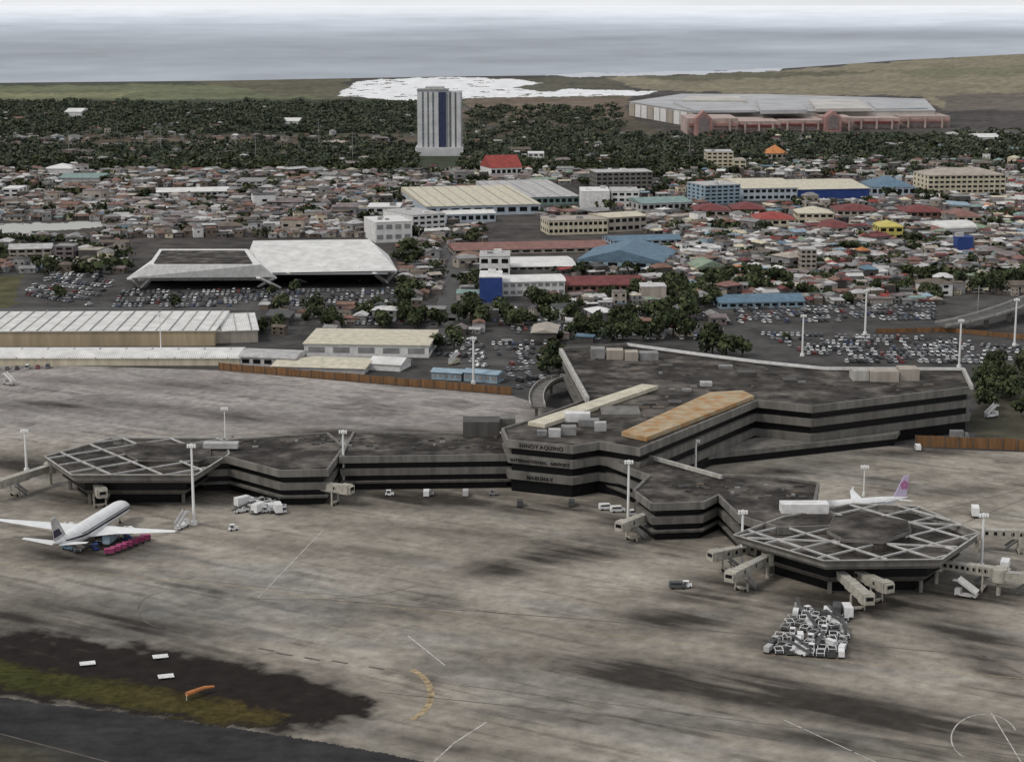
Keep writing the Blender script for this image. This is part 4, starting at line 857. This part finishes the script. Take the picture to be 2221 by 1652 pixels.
p=G(405,1518); R=thing('windsock','orange windsock streaming right over the grass verge','windsock',p); b=MB(); b.tube((0,0,0),(0,0,1.6),.09,.07); b.build('pole','white',R)
b=MB(); q=[Vector((0,0,1.5)),Vector((1.6,1.6,1.6)),Vector((3.4,4.2,1.5)),Vector((5.6,5.6,1.3))]; rr_=[.6,.55,.45,.28]
for i in range(3): b.tube(q[i],q[i+1],rr_[i],rr_[i+1],12)
b.build('sock','orange',R)
# ---------------------------------------------------------------- trees & houses
def crown(rg,Rr,Hh,lumps,per,sz,mats=3):
    b=MB(); 
    for l in range(lumps):
        a=rg.uniform(0,6.28); q=rg.uniform(.2,.68)*Rr; c=Vector((math.cos(a)*q,math.sin(a)*q,Hh*rg.uniform(.42,.8))); k=rg.uniform(.34,.55); r=Vector((Rr*k,Rr*k,Hh*k*.55))
        mi=rg.randrange(mats)
        for i in range(per):
            d=Vector((rg.gauss(0,1),rg.gauss(0,1),rg.gauss(.15,1))).normalized(); p=c+Vector((d.x*r.x,d.y*r.y,d.z*r.z))*rg.uniform(.75,1.08)
            n=(d+Vector((rg.gauss(0,.5),rg.gauss(0,.5),rg.gauss(.2,.5)))).normalized(); u=n.orthogonal().normalized(); w=n.cross(u); s=sz*rg.uniform(.6,1.3); an=rg.uniform(0,6.28)
            e1=(u*math.cos(an)+w*math.sin(an))*s; e2=(w*math.cos(an)-u*math.sin(an))*s*.7
            m2=mi if rg.random()<.7 else rg.randrange(mats)
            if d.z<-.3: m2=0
            b.face([p-e1-e2*.6,p+e1*.3-e2,p+e1+e2*.5,p-e1*.4+e2],m2)
    return b
LEAF=['leaf_dark','leaf','leaf_light','leaf_hazy_dark','leaf_hazy','leaf_hazy_light']
rt=random.Random(21); TP=[]
for k in range(6):
    R=thing('broadleaf_tree','tree','tree'); Rr=rt.uniform(4.2,5.6); Hh=rt.uniform(7.5,10)
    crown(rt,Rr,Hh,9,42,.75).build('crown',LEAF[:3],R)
    b=MB(); b.tube((0,0,0),(0,0,Hh*.45),.35,.22,7)
    for a in (0.3,2.2,4.4): b.tube((0,0,Hh*.4),(math.cos(a)*Rr*.45,math.sin(a)*Rr*.45,Hh*.66),.16,.07,5)
    b.build('trunk','bark',R); TP.append(R)
FAR=[]
for k in range(12):
    m_=crown(rt,rt.uniform(5.5,9.5),rt.uniform(5.5,9),rt.choice([4,5,7]),11,rt.uniform(1.3,1.9)); FAR.append((np.array(m_.v),len(m_.f),m_.m))
Zs=[(-80,900,226,300,150,3300,'l'),(-80,900,300,374,300,3000,'l'),(1000,1370,235,300,40,400,'l'),(1000,1560,300,374,160,1700,'l'),(1560,2300,290,350,240,1800,'r'),
 (-80,900,374,440,2900,600,'l'),(-80,800,440,522,3000,560,'l'),(-80,280,520,592,320,260,'l'),(860,1530,372,475,1500,420,'r'),(1530,2300,345,432,1400,680,'r'),(1400,2300,430,520,2800,420,'r'),
 (1400,2300,520,600,1900,600,'r'),(1400,2300,595,660,560,560,'r'),(860,1050,480,650,260,200,'l'),(560,1050,660,725,50,110,'l'),(1050,1560,650,745,50,330,'r'),(-80,280,560,600,20,70,'l'),(2110,2300,790,900,0,30,'r'),(1200,1640,595,665,280,280,'r'),(1540,1800,745,790,0,80,'r'),(1660,2130,725,795,0,26,'r')]
PALL=[('mauve',5),('brown',4),('grey',6),('rust',4),('lightgrey',3.8),('pale_roof',2.4),('dullred',.7),('steelblue',.25),('darkgrey',3.4),('teal',.2),('beige',1.6)]
PALR=[('mauve',3),('brown',3),('grey',5),('rust',3.2),('lightgrey',4.4),('pale_roof',3.4),('white',.6),('red',.45),('darkred',1.8),('dullred',1.4),('steelblue',.7),('skyblue',.5),('green',.6),('cream',1.4),('darkgrey',3.4),('orange',.1),('teal',.5),('beige',1.6)]
def pick(rg,pal):
    t=rg.uniform(0,sum(w for _,w in pal))
    for n_,w in pal:
        t-=w
        if t<=0: return n_
    return pal[0][0]
rs=random.Random(33); taken={}
def ok(x,y,r):
    cx,cy=int(x//12),int(y//12)
    for i in (-1,0,1):
        for j in (-1,0,1):
            for q in taken.get((cx+i,cy+j),()):
                if (q[0]-x)**2+(q[1]-y)**2<(r+q[2])**2: return False
    taken.setdefault((cx,cy),[]).append((x,y,r)); return True
def clear(px_,py_,tree=False):
    for x0,x1,y0,y1 in GUARD:
        if x0<px_<x1 and y0<py_<y1: return False
    if -70<px_<230 and 478<py_<518: return False
    if not tree and 1640<px_<2130 and 722<py_<800: return False
    if 955<px_<1005 and 535<py_<720: return False
    return True
f1=lambda x,y,s: float(fbm(np.array([x]),np.array([y]),s)[0])
houses=[]; trees=[]
for x0,x1,y0,y1,nh,ntr,pal in Zs:
    far=y1<=350
    for i in range(nh):
        x=rs.uniform(x0,x1); y=rs.uniform(y0,y1)
        if not clear(x,y): continue
        p=G(x,y); s=rs.uniform(.45,.95)
        if rs.random()<.13: s*=rs.uniform(1.4,2.5)
        rad=2.8 if y>374 else 3.6
        if ok(p.x,p.y,rad*s):
            base=.35*math.sin(p.x*.008+1)+.4*math.sin(p.y*.006)
            houses.append((p.y,p.x,s,pick(rs,PALL if pal=='l' else PALR),base+rs.choice([0,math.pi/2])+rs.gauss(0,.16),pal))
    for i in range(ntr):
        x=rs.uniform(x0,x1); y=rs.uniform(y0,y1)
        if y>374 and math.sin(x*.013+y*.05)+math.sin(x*.031-y*.11)<-.5: continue
        if y<=374 and f1(x/260,y/9,61)<.36 and rs.random()<.85: continue
        if 289<y<321 and x<900 and rs.random()<.8: continue
        if 655<y<745 and 1050<x<1560 and math.sin(x*.02+y*.07)<-.1: continue
        if not clear(x,y,ntr==26 or y>700): continue
        p=G(x,y); s=rs.uniform(.45,1.3)*(1.1 if far else .6 if ntr==26 else 1)
        if ok(p.x,p.y,(1.2 if y<374 else 1.8)*s): trees.append((p.y,p.x,s))
for x,y,s in [(900,560,1.6),(885,568,1.2),(925,555,1.3),(775,614,1.2),(755,612,1.1),(795,614,1.),(735,611,.9),(1020,700,1.6),(1045,708,1.3),(995,695,1.2),(1190,705,1.3),(1240,700,1.2),(1260,712,1.),(1200,800,1.5),(1185,812,1.2),(1215,806,1.2),(1430,735,1.6),(1460,728,1.5),(1395,740,1.3),(1490,735,1.2),(1545,770,1.6),(1575,775,1.3),(1610,772,1.1),(985,755,1.2),(950,760,1.),(380,668,.9),(130,650,1.),(640,636,.8),(1060,640,1.),(2200,870,1.1),(2225,905,1.2),(2160,835,.8),(2140,815,.7),(590,640,.7),(870,640,.9),(1350,738,1.2),(1320,742,1.),(1280,735,1.1)]:
    p=G(x,y); trees.append((p.y,p.x,s))
houses.sort(); trees.sort()
def rel(x,y):
    best=min(LM,key=lambda l:(l[1]-x)**2+((l[2]-y)*2.2)**2); dx=x-best[1]; dy=(y-best[2])*2.2
    w='right of' if dx>abs(dy) else 'left of' if -dx>abs(dy) else 'behind' if dy<0 else 'in front of'
    return w,best[0],math.hypot(dx,dy)
HP=[]
def roofm(b,w,d,h,st,rs_,mi=0):
    x,y,z=w/2+.4,d/2+.4,h+.02; e=[(-x,-y,z),(x,-y,z),(x,y,z),(-x,y,z)]
    if st=='flat': b.box((0,0,h+.2),(w+.2,d+.2,.36),mi=mi); b.box((w*.2,d*.1,h+.8),(1.4,1.4,.9),mi=mi)
    elif st=='shed': b.loft(e,[(-x,-y,z+.25),(x,-y,z+.25),(x,y,z+rs_),(-x,y,z+rs_)],mi)
    else:
        k=y*.8 if st=='hip' else 0; r=[(-x+k,0,z+rs_),(x-k,0,z+rs_)]
        b.face([e[0],e[1],r[1],r[0]],mi); b.face([e[1],e[2],r[1]],mi); b.face([e[2],e[3],r[0],r[1]],mi); b.face([e[3],e[0],r[0]],mi); b.face(e[::-1],mi)
SH=[(9,7,3.4,'gable',1.5),(10,8,5.6,'hip',1.8),(8,8,6.6,'flat',0),(11,6.5,3.2,'shed',1.0),(8,6,5.0,'gable',1.3),(13,8,3.6,'gable',1.8),(7,9,2.9,'shed',.7),(12,6,4.2,'gable',1.1)]
for w,d,h,st,rz_ in SH:
    R=thing('house','house','house'); b=MB(); b.box((0,0,h/2),(w,d,h)); b.build('wall','beige',R); b=MB(); roofm(b,w,d,h,st,rz_); b.build('roof','rust',R)
    fl=2 if h>4.8 else 1
    for f in range(fl):
        for sx in (-.28,.28):
            for sy in (-1,1):
                b=MB(); b.box((sx*w,sy*(d/2+.02),h/fl*(f+.55)),(1.5,.12,1.2)); b.build('window','glass',R)
    b=MB(); b.box((0,-d/2-.03,1.05),(1,.12,2.1)); b.build('door','brown',R)
    HP.append(R)
RN={'mauve':'dull purple','grey':'grey','lightgrey':'pale grey','darkgrey':'dark','steelblue':'slate blue','skyblue':'light blue','darkred':'dark red','dullred':'faded red','pale_roof':'whitish'}
WALLS=[('beige',2.2),('lightgrey',1.8),('grey',3),('white',.6),('concrete_dark',2.8),('brown',1.7),('mauve',1.8),('skyblue',.3),('cream',.6)]
st=MB(); smats=['mauve','brown','grey','rust','lightgrey','white','dullred','steelblue','darkgrey','teal','red','darkred','skyblue','green','cream','orange','beige','concrete_dark','glass','pale_roof']
recs=[]
for i,(y,x,s,rf,a,pal) in enumerate(houses):
    wl=pick(rs,WALLS); k=rs.randrange(len(SH))
    sq=rs.uniform(.85,1.2)*(1.0 if s<1.2 else .65)
    if i<300:
        px_,py_=P((x,y,3)); w,lm,d=rel(px_,py_); recs.append((w,lm,RN.get(rf,rf),d,x,y,s,sq,rf,wl,a,k))
    else:
        W_,D_,h,stl,rz_=SH[k]; m_=MB(); m_.box((0,0,h/2),(W_,D_,h),mi=smats.index(wl)); roofm(m_,W_,D_,h,stl,rz_,smats.index(rf))
        for sx in (-.28,.28):
            m_.box((sx*W_,-D_/2-.02,h*.6),(1.6,.12,1.2),mi=18); m_.box((W_/2*(1 if sx>0 else -1)*1.003,0,h*.6),(.1,1.6,1.2),mi=18)
        ca,sa=math.cos(a)*s,math.sin(a)*s; base=len(st.v); st.v+=[(x+vx*ca-vy*sa,y+vx*sa+vy*ca,vz*s*sq) for vx,vy,vz in m_.v]; st.f+=[tuple(base+j for j in f) for f in m_.f]; st.m+=m_.m
o=st.build('distant_housing',smats); o['kind']='stuff'; tag(o,'crowded mass of small distant houses across the town','houses')
recs.sort(key=lambda r:(r[1],r[0],r[2],r[3])); cc={}
first=set()
for w,lm,cn,d,x,y,s,sq,rf,wl,a,k in recs:
    key=(w,lm,cn); cc[key]=cc.get(key,0)+1; n=cc[key]
    lab='small house with %s roof %s %s, %s'%(cn,w,lm,'closest one' if n==1 else ordw(n)+' closest')
    if k not in first:
        o=HP[k]; first.add(k); o.location=(x,y,0); o.rotation_euler=(0,0,a); o['label']=lab; o['group']='small town houses'
        for ch in o.children:
            if ch.name.split('.')[0] in ('roof','wall'): ch.material_slots[0].link='OBJECT'; ch.material_slots[0].material=MT[rf if ch.name.startswith('roof') else wl]
    else: o=copy_tree(HP[k],(x,y,0),a,lab,'small town houses',{'roof':rf,'wall':wl})
    o.scale=(s,s,s*sq)
recs=[]; VS=[]; MI=[]; nf=0
for i,(y,x,s) in enumerate(trees):
    if i<300:
        px_,py_=P((x,y,4)); w,lm,d=rel(px_,py_); recs.append((w,lm,d,x,y,s))
    else:
        v,n,mi=FAR[rs.randrange(12)]; a=rs.uniform(0,6.28); ca,sa=math.cos(a)*s,math.sin(a)*s
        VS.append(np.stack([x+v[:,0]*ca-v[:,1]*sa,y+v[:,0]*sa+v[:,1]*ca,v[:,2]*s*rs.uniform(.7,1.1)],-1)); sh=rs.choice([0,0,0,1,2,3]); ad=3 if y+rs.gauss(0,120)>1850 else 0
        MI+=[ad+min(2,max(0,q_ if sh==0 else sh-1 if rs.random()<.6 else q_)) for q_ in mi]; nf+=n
VS=np.concatenate(VS); me=bpy.data.meshes.new('distant_woods'); me.from_pydata(VS.tolist(),[],np.arange(nf*4).reshape(-1,4).tolist())
for k in LEAF: me.materials.append(MT[k])
me.polygons.foreach_set('material_index',MI); me.update(); o=bpy.data.objects.new('distant_woods',me); col.objects.link(o)
o['kind']='stuff'; tag(o,'dark green mass of distant trees between the houses and in the far woods','trees')
recs.sort(key=lambda r:(r[1],r[0],r[2])); cc={}
for j,(w,lm,d,x,y,s) in enumerate(recs):
    key=(w,lm); cc[key]=cc.get(key,0)+1; n=cc[key]; sz='large' if s>1.1 else 'small' if s<.8 else 'dark'
    lab='%s leafy tree %s %s, %s to it'%(sz,w,lm,'closest' if n==1 else ordw(n)+' closest')
    k=j%6; a=rs.uniform(0,6.28)
    if j<6: o=TP[k]; o.location=(x,y,0); o.rotation_euler=(0,0,a); o['label']=lab; o['group']='town trees'
    else: o=copy_tree(TP[k],(x,y,0),a,lab,'town trees')
    o.scale=(s,s,s)
# ---------------------------------------------------------------- light, world, camera
wd=bpy.data.worlds.new('World'); sc.world=wd; wd.use_nodes=True; nt=wd.node_tree; bg=nt.nodes['Background']; N=nt.nodes; LK=nt.links
sk=N.new('ShaderNodeTexSky'); sk.sky_type='NISHITA'; sk.sun_disc=False; EL,AZ=math.radians(48),math.radians(-118)
sk.sun_elevation=EL; sk.sun_rotation=AZ; sk.air_density=1.5; sk.dust_density=3
hs=N.new('ShaderNodeHueSaturation'); hs.inputs['Saturation'].default_value=.25; LK.new(sk.outputs[0],hs.inputs['Color'])
tc=N.new('ShaderNodeTexCoord'); sp=N.new('ShaderNodeSeparateXYZ'); LK.new(tc.outputs['Generated'],sp.inputs[0])
mr=N.new('ShaderNodeMapRange'); mr.inputs[1].default_value=0; mr.inputs[2].default_value=.5; LK.new(sp.outputs['Z'],mr.inputs[0])
ns=N.new('ShaderNodeTexNoise'); ns.inputs['Scale'].default_value=4; ns.inputs['Detail'].default_value=6; mp=N.new('ShaderNodeMapping'); mp.inputs['Scale'].default_value=(1,1,4); LK.new(tc.outputs['Generated'],mp.inputs[0]); LK.new(mp.outputs[0],ns.inputs['Vector'])
cl=N.new('ShaderNodeMixRGB'); cl.inputs[1].default_value=(9.2,9.3,9.5,1); cl.inputs[2].default_value=(6.3,6.5,6.9,1); LK.new(mr.outputs[0],cl.inputs[0])
m2=N.new('ShaderNodeMapRange'); m2.inputs[1].default_value=.3; m2.inputs[2].default_value=.7; m2.inputs[3].default_value=.85; m2.inputs[4].default_value=1.12; LK.new(ns.outputs[0],m2.inputs[0])
sc_=N.new('ShaderNodeVectorMath'); sc_.operation='SCALE'; LK.new(cl.outputs[0],sc_.inputs[0]); LK.new(m2.outputs[0],sc_.inputs['Scale'])
mx=N.new('ShaderNodeMixRGB'); mx.inputs[0].default_value=.85; LK.new(hs.outputs[0],mx.inputs[1]); LK.new(sc_.outputs[0],mx.inputs[2])
LK.new(mx.outputs[0],bg.inputs[0]); bg.inputs[1].default_value=.105
ld=bpy.data.lights.new('Sun','SUN'); ld.energy=1.35; ld.angle=math.radians(12); ld.color=(1,.95,.88); lo=bpy.data.objects.new('Sun',ld); col.objects.link(lo)
dirv=Vector((math.sin(AZ)*math.cos(EL),math.cos(AZ)*math.cos(EL),math.sin(EL))); lo.rotation_euler=dirv.to_track_quat('Z','Y').to_euler(); lo.location=(0,600,400)
cd=bpy.data.cameras.new('Camera'); cd.sensor_width=36; cd.lens=36*F/W; cd.clip_start=1; cd.clip_end=5000000; co=bpy.data.objects.new('Camera',cd); col.objects.link(co)
co.location=(0,0,CZ); co.rotation_euler=(math.pi/2-TH,0,0); sc.camera=co
sc.view_settings.view_transform='Standard'; sc.view_settings.look='None'; sc.view_settings.exposure=0
